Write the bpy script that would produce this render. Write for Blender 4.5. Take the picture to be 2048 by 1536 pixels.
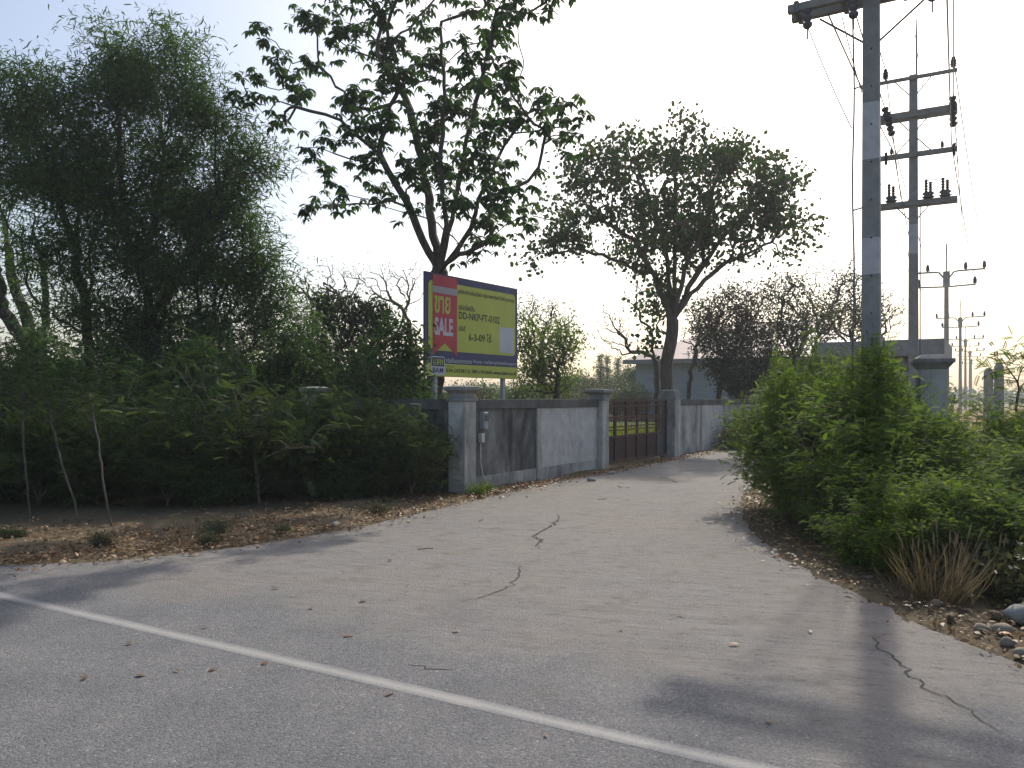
import bpy, bmesh, math
import numpy as np
from mathutils import Vector, Matrix
from mathutils.geometry import tessellate_polygon

for o in list(bpy.data.objects):
    bpy.data.objects.remove(o)
SC = bpy.context.scene
COL = SC.collection
R = math.radians
rng = np.random.default_rng(11)

# ------------------------------------------------------------------ camera, sky, sun, exposure
EYE = 1.6
FPX = 1593.0
cam_d = bpy.data.cameras.new('camera')
cam = bpy.data.objects.new('camera', cam_d)
COL.objects.link(cam)
cam.location = (0, 0, EYE)
cam.rotation_euler = (R(90), 0, 0)
cam_d.sensor_width = 36
cam_d.lens = FPX / 2048 * 36
cam_d.shift_y = 30 / 2048
cam_d.clip_start = 0.05
cam_d.clip_end = 6000
SC.camera = cam

SUN_AZ, SUN_EL = 24.0, 41.0          # degrees to the right of the view axis, above the horizon
w = bpy.data.worlds.new('World')
SC.world = w
w.use_nodes = True
nt = w.node_tree
sky = nt.nodes.new('ShaderNodeTexSky')
sky.sky_type = 'NISHITA'
sky.sun_disc = False
sky.sun_elevation = R(SUN_EL)
sky.sun_rotation = R(SUN_AZ)
sky.air_density = 1.0
sky.dust_density = 3.0
sky.ozone_density = 0.35
bg = nt.nodes['Background']
bg.inputs['Strength'].default_value = 0.13
nt.links.new(sky.outputs[0], bg.inputs['Color'])

sun_d = bpy.data.lights.new('sun', 'SUN')
sun_d.energy = 2.6
sun_d.angle = R(0.9)
sun_d.color = (1.0, 0.93, 0.83)
sun = bpy.data.objects.new('sun', sun_d)
COL.objects.link(sun)
sv = Vector((math.sin(R(SUN_AZ)) * math.cos(R(SUN_EL)), math.cos(R(SUN_AZ)) * math.cos(R(SUN_EL)), math.sin(R(SUN_EL))))
sun.rotation_euler = (-sv).to_track_quat('-Z', 'Y').to_euler()
sun.location = sv * 60

SC.view_settings.view_transform = 'Standard'
SC.view_settings.look = 'None'
SC.view_settings.gamma = 1.0
SC.view_settings.use_curve_mapping = False
SC.view_settings.exposure = 0.42
SC.cycles.use_denoising = True
SC.cycles.max_bounces = 6
SC.cycles.diffuse_bounces = 3
SC.cycles.glossy_bounces = 2
SC.cycles.transmission_bounces = 4
SC.cycles.volume_bounces = 0
SC.cycles.transparent_max_bounces = 8
SC.cycles.caustics_reflective = False
SC.cycles.caustics_refractive = False

# ------------------------------------------------------------------ helpers
def P(x, y, d):
    """a point of the place from its bearing, its height over the horizon and its distance"""
    return np.array([(x - 1024) / FPX * d, d, EYE - (y - 798) / FPX * d])

def G(x, y):
    d = EYE * FPX / (y - 798)
    return np.array([(x - 1024) / FPX * d, d])

def tag(o, label=None, cat=None, group=None, kind=None):
    if label: o['label'] = label
    if cat: o['category'] = cat
    if group: o['group'] = group
    if kind: o['kind'] = kind
    return o

def empty(name, loc, label, cat, group=None, rz=0):
    o = bpy.data.objects.new(name, None)
    COL.objects.link(o)
    o.location = loc
    o.rotation_euler = (0, 0, rz)
    o.empty_display_size = 0.2
    return tag(o, label, cat, group)

def link(name, me, mat=None, parent=None, loc=None):
    o = bpy.data.objects.new(name, me)
    COL.objects.link(o)
    if mat is not None and len(me.materials) == 0:
        me.materials.append(mat)
    if parent is not None:
        o.parent = parent
    if loc is not None:
        o.location = loc
    return o

def np_mesh(name, V, quads=None, tris=None, smooth=False, rnd=None):
    V = np.asarray(V, dtype=np.float32).reshape(-1, 3)
    me = bpy.data.meshes.new(name)
    nq = 0 if quads is None else len(quads)
    ntr = 0 if tris is None else len(tris)
    me.vertices.add(len(V))
    me.vertices.foreach_set('co', V.ravel())
    me.loops.add(nq * 4 + ntr * 3)
    me.polygons.add(nq + ntr)
    parts, starts = [], []
    if nq:
        parts.append(np.asarray(quads, dtype=np.int32).ravel())
        starts.append(np.arange(nq, dtype=np.int32) * 4)
    if ntr:
        parts.append(np.asarray(tris, dtype=np.int32).ravel())
        starts.append(nq * 4 + np.arange(ntr, dtype=np.int32) * 3)
    me.loops.foreach_set('vertex_index', np.concatenate(parts))
    me.polygons.foreach_set('loop_start', np.concatenate(starts))
    if rnd is not None:
        a = me.attributes.new('rnd', 'FLOAT', 'POINT')
        a.data.foreach_set('value', np.asarray(rnd, dtype=np.float32))
    if smooth:
        me.polygons.foreach_set('use_smooth', np.ones(nq + ntr, dtype=bool))
    me.update(calc_edges=True)
    return me

class MB:
    """collects boxes, tubes, lathes and prisms into one mesh"""
    def __init__(self):
        self.v, self.f = [], []
    def add(self, V, F):
        n = len(self.v)
        self.v += [tuple(float(c) for c in p) for p in V]
        self.f += [tuple(i + n for i in f) for f in F]
        return self
    def box(self, c, s, ax=None):
        ax = ax or ((1, 0, 0), (0, 1, 0), (0, 0, 1))
        A = [np.array(a, float) for a in ax]
        c = np.array(c, float)
        V = [c + A[0] * s[0] / 2 * i + A[1] * s[1] / 2 * j + A[2] * s[2] / 2 * k for k in (-1, 1) for j in (-1, 1) for i in (-1, 1)]
        return self.add(V, [(0, 2, 3, 1), (4, 5, 7, 6), (0, 1, 5, 4), (2, 6, 7, 3), (0, 4, 6, 2), (1, 3, 7, 5)])
    def frustum(self, c0, c1, s0, s1, u, v):
        u, v = np.array(u, float), np.array(v, float)
        V = []
        for c, s in ((c0, s0), (c1, s1)):
            for i, j in ((-1, -1), (1, -1), (1, 1), (-1, 1)):
                V.append(np.array(c, float) + u * i * s / 2 + v * j * s / 2)
        return self.add(V, [(3, 2, 1, 0), (4, 5, 6, 7), (0, 1, 5, 4), (1, 2, 6, 5), (2, 3, 7, 6), (3, 0, 4, 7)])
    def tube(self, pts, rad, n=6, cap=True):
        pts = [Vector(p) for p in pts]
        rad = [rad] * len(pts) if np.isscalar(rad) else rad
        V, F = [], []
        ref = None
        for i, p in enumerate(pts):
            t = (pts[min(i + 1, len(pts) - 1)] - pts[max(i - 1, 0)]).normalized()
            if ref is None:
                ref = Vector((1, 0, 0)) if abs(t.x) < 0.8 else Vector((0, 1, 0))
            a = (ref - t * ref.dot(t)).normalized()
            b = t.cross(a)
            ref = a
            for k in range(n):
                an = 2 * math.pi * k / n
                V.append(p + (a * math.cos(an) + b * math.sin(an)) * rad[i])
        for i in range(len(pts) - 1):
            for k in range(n):
                F.append((i * n + k, i * n + (k + 1) % n, (i + 1) * n + (k + 1) % n, (i + 1) * n + k))
        if cap:
            F.append(tuple(range(n - 1, -1, -1)))
            F.append(tuple((len(pts) - 1) * n + k for k in range(n)))
        return self.add(V, F)
    def lathe(self, c, prof, n=12, axis=(0, 0, 1)):
        ax = Vector(axis).normalized()
        a = ax.orthogonal().normalized()
        b = ax.cross(a)
        V, F = [], []
        for r, z in prof:
            for k in range(n):
                an = 2 * math.pi * k / n
                V.append(Vector(c) + ax * z + (a * math.cos(an) + b * math.sin(an)) * r)
        for i in range(len(prof) - 1):
            for k in range(n):
                F.append((i * n + k, i * n + (k + 1) % n, (i + 1) * n + (k + 1) % n, (i + 1) * n + k))
        F.append(tuple(range(n - 1, -1, -1)))
        F.append(tuple((len(prof) - 1) * n + k for k in range(n)))
        return self.add(V, F)
    def build(self, name, mat, parent=None, bevel=0, smooth=False):
        V = np.array(self.v)
        if parent is not None:
            V = V - np.array(parent_origin(parent))
        me = bpy.data.meshes.new(name)
        me.from_pydata([tuple(p) for p in V], [], self.f)
        if smooth:
            me.polygons.foreach_set('use_smooth', np.ones(len(me.polygons), dtype=bool))
        me.update()
        o = link(name, me, mat, parent)
        if bevel:
            m = o.modifiers.new('bevel', 'BEVEL')
            m.width = bevel
            m.segments = 2
            m.limit_method = 'ANGLE'
        return o

def parent_origin(o):
    v = Vector(o.location)
    while o.parent is not None:
        o = o.parent
        v = v + Vector(o.location)
    return v

# ------------------------------------------------------------------ materials
def new_mat(name):
    m = bpy.data.materials.new(name)
    m.use_nodes = True
    b = m.node_tree.nodes['Principled BSDF']
    return m, m.node_tree, b

def ramp(nt, fac, stops):
    r = nt.nodes.new('ShaderNodeValToRGB')
    while len(r.color_ramp.elements) < len(stops):
        r.color_ramp.elements.new(0.5)
    for e, (p, c) in zip(r.color_ramp.elements, stops):
        e.position = p
        e.color = (*c, 1) if len(c) == 3 else c
    nt.links.new(fac, r.inputs['Fac'])
    return r.outputs['Color']

def noise(nt, scale, detail=4, rough=0.55, vec=None, stretch=None, dist=0.0):
    n = nt.nodes.new('ShaderNodeTexNoise')
    n.inputs['Scale'].default_value = scale
    n.inputs['Detail'].default_value = detail
    n.inputs['Roughness'].default_value = rough
    n.inputs['Distortion'].default_value = dist
    if vec is None:
        vec = geo(nt)
    if stretch is not None:
        mp = nt.nodes.new('ShaderNodeMapping')
        if len(stretch) > 3:
            mp.inputs['Rotation'].default_value = (0, 0, stretch[3])
            mp.vector_type = 'TEXTURE'
            mp.inputs['Scale'].default_value = tuple(1 / s for s in stretch[:3])
        else:
            mp.inputs['Scale'].default_value = stretch[:3]
        nt.links.new(vec, mp.inputs['Vector'])
        vec = mp.outputs[0]
    nt.links.new(vec, n.inputs['Vector'])
    return n.outputs['Fac']

def geo(nt):
    for n in nt.nodes:
        if n.type == 'NEW_GEOMETRY':
            return n.outputs['Position']
    return nt.nodes.new('ShaderNodeNewGeometry').outputs['Position']

def mixc(nt, fac, a, b, mode='MIX'):
    m = nt.nodes.new('ShaderNodeMix')
    m.data_type = 'RGBA'
    m.blend_type = mode
    for inp, v in ((m.inputs[0], fac), (m.inputs[6], a), (m.inputs[7], b)):
        if hasattr(v, 'links') or hasattr(v, 'is_output'):
            nt.links.new(v, inp)
        elif isinstance(v, (int, float)):
            inp.default_value = v
        else:
            inp.default_value = (*v, 1)
    return m.outputs[2]

def math_n(nt, op, a, b=0.0):
    m = nt.nodes.new('ShaderNodeMath')
    m.operation = op
    for i, v in enumerate((a, b)):
        if hasattr(v, 'is_output'):
            nt.links.new(v, m.inputs[i])
        else:
            m.inputs[i].default_value = v
    return m.outputs[0]

def bump(nt, b, h, strength=0.5, dist=0.01):
    n = nt.nodes.new('ShaderNodeBump')
    n.inputs['Strength'].default_value = strength
    n.inputs['Distance'].default_value = dist
    nt.links.new(h, n.inputs['Height'])
    nt.links.new(n.outputs[0], b.inputs['Normal'])

def plain(name, c, rough=0.6, var=0.12, scale=6, metal=0.0, spec=0.4, bumpy=0.0):
    m, nt, b = new_mat(name)
    f = noise(nt, scale, 5)
    c = np.array(c)
    col = ramp(nt, f, [(0.3, tuple(c * (1 - var))), (0.7, tuple(np.minimum(c * (1 + var), 0.95)))])
    nt.links.new(col, b.inputs['Base Color'])
    b.inputs['Roughness'].default_value = rough
    b.inputs['Metallic'].default_value = metal
    b.inputs['Specular IOR Level'].default_value = spec
    if bumpy:
        bump(nt, b, noise(nt, scale * 12, 4), bumpy, 0.01)
    return m

ROAD_U = np.array([0.858, -0.513])           # along the main road
ROAD_N = np.array([0.513, 0.858])            # from the main road towards the walled plot
LINE0 = np.array([-4.18, 6.5])

def mat_road():
    m, nt, b = new_mat('worn_asphalt')
    pos = geo(nt)
    sep = nt.nodes.new('ShaderNodeSeparateXYZ')
    nt.links.new(pos, sep.inputs[0])
    # distance beyond the painted edge line
    d = math_n(nt, 'ADD', math_n(nt, 'MULTIPLY', sep.outputs[0], ROAD_N[0]), math_n(nt, 'MULTIPLY', sep.outputs[1], ROAD_N[1]))
    d = math_n(nt, 'SUBTRACT', d, float(LINE0 @ ROAD_N))
    wob = math_n(nt, 'MULTIPLY', math_n(nt, 'SUBTRACT', noise(nt, 0.9, 4), 0.5), 2.6)
    lane_f = ramp(nt, math_n(nt, 'ADD', math_n(nt, 'MULTIPLY', d, 0.5), wob), [(0.15, (0, 0, 0)), (0.85, (1, 1, 1))])
    # aggregate
    vor = nt.nodes.new('ShaderNodeTexVoronoi')
    vor.inputs['Scale'].default_value = 75
    nt.links.new(pos, vor.inputs['Vector'])
    stones = ramp(nt, vor.outputs['Color'], [(0.08, (0.07, 0.072, 0.078)), (0.5, (0.20, 0.20, 0.203)), (0.88, (0.30, 0.298, 0.292)), (0.97, (0.6, 0.6, 0.6))])
    fine = noise(nt, 160, 3, 0.7)
    asph = mixc(nt, 0.55, stones, ramp(nt, fine, [(0.3, (0.09, 0.092, 0.10)), (0.72, (0.33, 0.328, 0.324))]))
    patch = noise(nt, 1.3, 5, 0.6)
    asph = mixc(nt, 1.0, asph, ramp(nt, patch, [(0.3, (0.78, 0.79, 0.81)), (0.7, (1.14, 1.12, 1.09))]), 'MULTIPLY')
    # dusty brushed concrete of the lane, broom lines parallel to the main road
    ang = math.atan2(ROAD_U[1], ROAD_U[0]) + R(14)
    st = noise(nt, 1.0, 6, 0.62, stretch=(1.1, 13, 1, ang))
    st2 = noise(nt, 1.0, 5, 0.7, stretch=(3.2, 34, 1, ang))
    con = ramp(nt, st, [(0.28, (0.14, 0.13, 0.12)), (0.5, (0.255, 0.24, 0.218)), (0.75, (0.35, 0.33, 0.302))])
    con = mixc(nt, 0.5, con, ramp(nt, st2, [(0.3, (0.10, 0.094, 0.088)), (0.46, (0.255, 0.24, 0.22)), (0.8, (0.42, 0.395, 0.36))]))
    con = mixc(nt, 0.22, con, stones)
    con = mixc(nt, ramp(nt, noise(nt, 0.55, 4, 0.6), [(0.42, (0, 0, 0)), (0.72, (0.6, 0.6, 0.6))]), con, (0.285, 0.25, 0.21))
    pits = ramp(nt, noise(nt, 1.0, 4, 0.75, stretch=(6, 19, 1, ang)), [(0.57, (0, 0, 0)), (0.66, (1, 1, 1))])
    con = mixc(nt, math_n(nt, 'MULTIPLY', pits, 0.7), con, (0.085, 0.08, 0.078))
    dirt = ramp(nt, noise(nt, 3.2, 6, 0.65), [(0.52, (0, 0, 0)), (0.7, (0.55, 0.55, 0.55))])
    con = mixc(nt, dirt, con, (0.15, 0.128, 0.105))
    col = mixc(nt, lane_f, asph, con)
    nt.links.new(col, b.inputs['Base Color'])
    b.inputs['Roughness'].default_value = 0.86
    b.inputs['Specular IOR Level'].default_value = 0.25
    h = math_n(nt, 'ADD', math_n(nt, 'MULTIPLY', vor.outputs['Distance'], -0.8), math_n(nt, 'ADD', fine, math_n(nt, 'MULTIPLY', st2, 0.8)))
    bump(nt, b, h, 0.9, 0.010)
    return m

def mat_paint():
    m, nt, b = new_mat('worn_road_paint')
    sep = nt.nodes.new('ShaderNodeSeparateXYZ')
    nt.links.new(geo(nt), sep.inputs[0])
    n2 = ROAD_N - 0.012 * ROAD_U
    d = math_n(nt, 'ADD', math_n(nt, 'MULTIPLY', sep.outputs[0], float(n2[0])), math_n(nt, 'MULTIPLY', sep.outputs[1], float(n2[1])))
    d = math_n(nt, 'ABSOLUTE', math_n(nt, 'SUBTRACT', d, float(LINE0 @ n2)))
    edge = math_n(nt, 'MULTIPLY', d, 9.0)
    wear = math_n(nt, 'ADD', math_n(nt, 'MULTIPLY', noise(nt, 45, 5, 0.8), 1.0), math_n(nt, 'MULTIPLY', noise(nt, 2.2, 4, 0.7), 0.7))
    f = ramp(nt, math_n(nt, 'SUBTRACT', math_n(nt, 'SUBTRACT', wear, edge), 0.2), [(0.15, (0, 0, 0)), (0.6, (0.85, 0.85, 0.85))])
    asph = ramp(nt, noise(nt, 160, 3, 0.7), [(0.3, (0.09, 0.092, 0.10)), (0.72, (0.33, 0.328, 0.324))])
    nt.links.new(mixc(nt, f, asph, (0.36, 0.35, 0.325)), b.inputs['Base Color'])
    b.inputs['Roughness'].default_value = 0.85
    b.inputs['Specular IOR Level'].default_value = 0.25
    bump(nt, b, noise(nt, 150, 3), 0.5, 0.006)
    return m

def mat_ground():
    m, nt, b = new_mat('dry_earth')
    f = noise(nt, 0.7, 7, 0.65)
    g = noise(nt, 9, 6, 0.7)
    k = noise(nt, 45, 4, 0.7)
    c = ramp(nt, f, [(0.3, (0.10, 0.082, 0.055)), (0.5, (0.17, 0.135, 0.088)), (0.68, (0.145, 0.125, 0.06)), (0.82, (0.09, 0.105, 0.04))])
    c2 = ramp(nt, g, [(0.35, (0.075, 0.06, 0.042)), (0.65, (0.22, 0.17, 0.105))])
    c = mixc(nt, 0.45, c, c2)
    c = mixc(nt, ramp(nt, k, [(0.55, (0, 0, 0)), (0.7, (0.7, 0.7, 0.7))]), c, (0.25, 0.205, 0.135))
    # far dry field
    sep = nt.nodes.new('ShaderNodeSeparateXYZ')
    nt.links.new(geo(nt), sep.inputs[0])
    far = ramp(nt, math_n(nt, 'DIVIDE', sep.outputs[1], 100.0), [(0.25, (0, 0, 0)), (0.5, (1, 1, 1))])
    fld = ramp(nt, noise(nt, 0.06, 5, 0.6), [(0.35, (0.30, 0.195, 0.095)), (0.65, (0.24, 0.215, 0.085))])
    c = mixc(nt, far, c, fld)
    nt.links.new(c, b.inputs['Base Color'])
    b.inputs['Roughness'].default_value = 0.95
    b.inputs['Specular IOR Level'].default_value = 0.1
    bump(nt, b, math_n(nt, 'ADD', g, k), 0.8, 0.03)
    return m

def mat_concrete(name, base, stain=0.35, streak=0.5, seed=0.0, dark=(0.035, 0.036, 0.036), blot=0.5, spec=0.25):
    m, nt, b = new_mat(name)
    base = np.array(base)
    tc = nt.nodes.new('ShaderNodeVectorMath')
    tc.operation = 'ADD'
    tc.inputs[1].default_value = (seed, seed * 1.7, seed * 0.3)
    nt.links.new(geo(nt), tc.inputs[0])
    pos = tc.outputs[0]
    n1 = noise(nt, 5, 6, 0.6, vec=pos)
    col = ramp(nt, n1, [(0.3, tuple(base * 0.82)), (0.7, tuple(base * 1.12))])
    s1 = noise(nt, 1.0, 7, 0.66, vec=pos, stretch=(1.7, 1.7, 0.5), dist=0.8)
    f1 = ramp(nt, s1, [(0.62 - stain * 0.4, (0, 0, 0)), (0.78 - stain * 0.25, (streak,) * 3)])
    col = mixc(nt, f1, col, dark)
    s2 = noise(nt, 2.2, 7, 0.68, vec=pos)
    f2 = ramp(nt, s2, [(0.66 - stain * 0.35, (0, 0, 0)), (0.9 - stain * 0.3, (blot,) * 3)])
    col = mixc(nt, f2, col, tuple(np.array(dark) * 1.6))
    nt.links.new(col, b.inputs['Base Color'])
    b.inputs['Roughness'].default_value = 0.9
    b.inputs['Specular IOR Level'].default_value = spec
    bump(nt, b, math_n(nt, 'ADD', noise(nt, 40, 5, 0.7, vec=pos), n1), 0.35, 0.012)
    return m

def mat_rust():
    m, nt, b = new_mat('rusty_steel')
    c = ramp(nt, noise(nt, 7, 7, 0.7), [(0.3, (0.045, 0.022, 0.016)), (0.5, (0.10, 0.042, 0.026)), (0.7, (0.075, 0.05, 0.042)), (0.85, (0.14, 0.06, 0.03))])
    nt.links.new(c, b.inputs['Base Color'])
    b.inputs['Roughness'].default_value = 0.8
    bump(nt, b, noise(nt, 60, 4), 0.3, 0.004)
    return m

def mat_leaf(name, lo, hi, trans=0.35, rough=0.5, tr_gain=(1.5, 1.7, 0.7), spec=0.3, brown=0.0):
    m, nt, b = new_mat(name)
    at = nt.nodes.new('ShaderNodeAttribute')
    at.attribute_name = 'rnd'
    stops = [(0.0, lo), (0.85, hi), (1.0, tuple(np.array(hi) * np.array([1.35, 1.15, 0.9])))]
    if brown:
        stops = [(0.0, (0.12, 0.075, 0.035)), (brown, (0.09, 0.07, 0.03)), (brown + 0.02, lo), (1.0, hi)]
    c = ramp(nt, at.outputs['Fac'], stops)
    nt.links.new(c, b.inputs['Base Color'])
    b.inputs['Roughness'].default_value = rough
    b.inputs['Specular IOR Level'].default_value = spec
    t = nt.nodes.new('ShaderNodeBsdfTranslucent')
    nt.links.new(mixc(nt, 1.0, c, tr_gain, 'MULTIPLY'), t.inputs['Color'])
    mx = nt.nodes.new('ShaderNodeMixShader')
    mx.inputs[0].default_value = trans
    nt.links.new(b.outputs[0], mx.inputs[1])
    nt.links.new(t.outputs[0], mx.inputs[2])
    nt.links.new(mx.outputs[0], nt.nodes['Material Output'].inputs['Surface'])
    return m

def mat_bark(name, lo, hi):
    m, nt, b = new_mat(name)
    f = noise(nt, 1.0, 6, 0.65, stretch=(16, 16, 3))
    nt.links.new(ramp(nt, f, [(0.3, lo), (0.7, hi)]), b.inputs['Base Color'])
    b.inputs['Roughness'].default_value = 0.9
    b.inputs['Specular IOR Level'].default_value = 0.2
    bump(nt, b, f, 0.7, 0.03)
    return m

M = {}
M['road'] = mat_road()
M['paint'] = mat_paint()
M['ground'] = mat_ground()
M['wall'] = mat_concrete('weathered_plaster', (0.46, 0.45, 0.43), 0.45, 0.7)
M['wall_clean'] = mat_concrete('pale_plaster', (0.52, 0.51, 0.485), 0.22, 0.4, 4.0, blot=0.5)
M['wall_dark'] = mat_concrete('mould_stained_plaster', (0.27, 0.265, 0.25), 0.66, 0.94, 9.0, dark=(0.03, 0.031, 0.031), blot=0.7)
M['coping'] = mat_concrete('mossy_coping', (0.15, 0.145, 0.135), 0.5, 0.6, 2.0)
M['pillar'] = mat_concrete('pillar_plaster', (0.50, 0.485, 0.45), 0.42, 0.6, 6.0)
M['cap'] = mat_concrete('pillar_cap_concrete', (0.30, 0.29, 0.275), 0.4, 0.5, 1.0)
M['pole'] = mat_concrete('spun_pole_concrete', (0.30, 0.295, 0.285), 0.12, 0.35, 3.0)
M['band'] = mat_concrete('whitewashed_concrete', (0.52, 0.53, 0.54), 0.05, 0.2, 5.0)
M['arm'] = mat_concrete('crossarm_concrete', (0.27, 0.265, 0.24), 0.2, 0.4, 7.0)
M['slab'] = mat_concrete('roof_slab_concrete', (0.33, 0.325, 0.31), 0.25, 0.5, 8.0)
M['rust'] = mat_rust()
M['rust_sheet'] = mat_concrete('rusty_sheet_steel', (0.085, 0.055, 0.045), 0.3, 0.4, 3.3, dark=(0.03, 0.022, 0.02))
M['grey_sheet'] = plain('grey_sheet_steel', (0.06, 0.075, 0.08), 0.6)
M['steel'] = plain('galvanised_steel', (0.16, 0.165, 0.17), 0.5, 0.2, 10, 0.4)
M['porcelain'] = plain('brown_porcelain', (0.035, 0.03, 0.03), 0.3, 0.2, 10)
M['porcelain_grey'] = plain('grey_porcelain', (0.09, 0.09, 0.095), 0.35, 0.2, 10)
M['wire'] = plain('aluminium_wire', (0.12, 0.12, 0.13), 0.5, 0.1)
M['post_white'] = plain('white_painted_post', (0.42, 0.43, 0.44), 0.5, 0.1)
M['s_navy'] = plain('sign_navy_vinyl', (0.03, 0.036, 0.125), 0.45, 0.12, 2.0)
M['s_yellow'] = plain('sign_yellow_vinyl', (0.50, 0.535, 0.07), 0.45, 0.07, 2.0)
M['s_red'] = plain('sign_red_vinyl', (0.50, 0.028, 0.05), 0.45, 0.08, 2.0)
M['s_white'] = plain('sign_white_vinyl', (0.55, 0.56, 0.6), 0.45, 0.06, 2.0)
M['s_grey'] = plain('sign_grey_vinyl', (0.40, 0.36, 0.40), 0.45, 0.06, 2.0)
M['s_black'] = plain('sign_black_ink', (0.022, 0.026, 0.03), 0.5, 0.05)
M['siding'] = plain('blue_grey_siding', (0.33, 0.36, 0.38), 0.5, 0.1, 1.5)
M['siding_dado'] = plain('pale_blue_dado', (0.34, 0.40, 0.45), 0.7, 0.1, 1.5)
M['dark_open'] = plain('dark_doorway', (0.03, 0.034, 0.036), 0.8)
M['roof'] = plain('faded_pink_roof_sheet', (0.50, 0.38, 0.33), 0.55, 0.1, 1.0)
M['blue_plate'] = mat_concrete('faded_blue_paint', (0.10, 0.15, 0.19), 0.2, 0.35, 2.5)
M['meter'] = plain('grey_meter_box', (0.3, 0.33, 0.36), 0.4, 0.06)
M['pvc'] = plain('white_pvc', (0.55, 0.55, 0.53), 0.4, 0.06)
M['crack'] = plain('dark_crack_filling', (0.045, 0.042, 0.038), 0.95, 0.3, 40)
M['stone'] = mat_concrete('roadside_stone', (0.30, 0.255, 0.20), 0.25, 0.4, 0.0, dark=(0.08, 0.06, 0.045))
M['stone_pale'] = mat_concrete('pale_concrete_rubble', (0.36, 0.35, 0.33), 0.35, 0.5, 1.0, dark=(0.1, 0.1, 0.09))
M['husk'] = mat_bark('coconut_husk', (0.09, 0.065, 0.04), (0.27, 0.21, 0.13))

M['bark'] = mat_bark('grey_bark', (0.05, 0.043, 0.036), (0.14, 0.12, 0.10))
M['bark_t2'] = mat_bark('brown_grey_bark', (0.075, 0.06, 0.047), (0.2, 0.165, 0.13))
M['bark_dark'] = mat_bark('dark_bark', (0.028, 0.022, 0.018), (0.075, 0.06, 0.05))
M['bark_pale'] = mat_bark('pale_bark', (0.13, 0.105, 0.075), (0.26, 0.215, 0.16))
M['twig'] = mat_bark('dry_twig', (0.075, 0.062, 0.05), (0.16, 0.135, 0.11))
M['lf_big'] = mat_leaf('broad_leaf', (0.022, 0.055, 0.016), (0.05, 0.105, 0.03), 0.30)
M['lf_round'] = mat_leaf('round_leaf', (0.035, 0.062, 0.026), (0.07, 0.11, 0.042), 0.32, brown=0.08)
M['lf_acacia'] = mat_leaf('sickle_leaf', (0.034, 0.075, 0.022), (0.075, 0.135, 0.036), 0.38)
M['lf_mango'] = mat_leaf('dark_leathery_leaf', (0.016, 0.03, 0.013), (0.04, 0.058, 0.024), 0.2, 0.4)
M['lf_bright'] = mat_leaf('fresh_leaf', (0.055, 0.10, 0.02), (0.12, 0.185, 0.035), 0.42)
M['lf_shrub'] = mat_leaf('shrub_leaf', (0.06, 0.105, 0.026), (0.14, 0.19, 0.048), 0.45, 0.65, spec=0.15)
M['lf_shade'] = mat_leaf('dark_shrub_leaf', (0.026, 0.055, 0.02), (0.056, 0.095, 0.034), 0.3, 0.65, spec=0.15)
M['lf_mid'] = mat_leaf('grey_green_leaf', (0.045, 0.075, 0.03), (0.10, 0.135, 0.055), 0.35, 0.65, spec=0.15)
M['lf_olive'] = mat_leaf('olive_leaf', (0.045, 0.052, 0.026), (0.085, 0.088, 0.045), 0.25)
M['lf_brown'] = mat_leaf('withered_vine_leaf', (0.05, 0.04, 0.03), (0.10, 0.085, 0.06), 0.2)
M['lf_far'] = mat_leaf('far_leaf', (0.045, 0.075, 0.03), (0.085, 0.125, 0.045), 0.3)
M['litter'] = mat_leaf('dry_fallen_leaf', (0.11, 0.06, 0.03), (0.34, 0.22, 0.11), 0.15, tr_gain=(1, 1, 1))
M['grass'] = mat_leaf('lawn_grass', (0.13, 0.18, 0.025), (0.28, 0.32, 0.06), 0.45, tr_gain=(1.3, 1.4, 0.7))
M['straw'] = mat_leaf('straw_grass', (0.10, 0.08, 0.045), (0.27, 0.22, 0.125), 0.3, tr_gain=(1.1, 1.0, 0.8))
M['seed'] = plain('straw_seed_head', (0.24, 0.175, 0.095), 0.8)

# ------------------------------------------------------------------ ground, road, lane
U = np.array([0.522, 0.853])                 # along the lane wall
Vv = np.array([-0.853, 0.522])               # along the front wall
C0 = np.array([-0.85, 13.6])                 # wall corner

def jitter_line(pts, step=0.25, amp=0.03, seed=0):
    r = np.random.default_rng(seed)
    out = []
    for a, b in zip(pts[:-1], pts[1:]):
        a, b = np.array(a, float), np.array(b, float)
        n = min(max(1, int(np.linalg.norm(b - a) / step)), 60)
        for i in range(n):
            p = a + (b - a) * i / n
            out.append(p + r.normal(0, amp, 2))
    out.append(np.array(pts[-1], float))
    return out

def smooth_pts(pts, it=2):
    pts = [np.array(p, float) for p in pts]
    for _ in range(it):
        q = [pts[0]]
        for a, b in zip(pts[:-1], pts[1:]):
            q += [a * 0.75 + b * 0.25, a * 0.25 + b * 0.75]
        q.append(pts[-1])
        pts = q
    return pts

left_edge = [(-9.6, 10.35), (-7.2, 8.6), (-4.8, 7.5), (-3.25, 8.3), (-1.98, 9.73), (-0.94, 12), (0.6, 14.9), (2.15, 17.5), (4.2, 20.9), (7.5, 26.3), (20, 46.6), (48, 92)]
right_edge = [(52, 92), (24, 46.6), (10.9, 26), (8.0, 21.6), (4.8, 15.7), (3.6, 12.6), (2.95, 10.1), (2.75, 8.17), (2.77, 7.04), (2.86, 6.19), (2.93, 5.46), (3.05, 4.75), (3.7, 3.9), (5.2, 2.6), (9.5, -0.65)]
LE = jitter_line(smooth_pts(left_edge), 0.2, 0.025, 1)
RE = jitter_line(smooth_pts(right_edge), 0.2, 0.02, 2)
s0 = LINE0 + ROAD_N * 0.6
lane_poly = LE + RE + [s0 - ROAD_N * 0.5 + ROAD_U * t for t in (14.5, 8, 2, -3, -6)]
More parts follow.
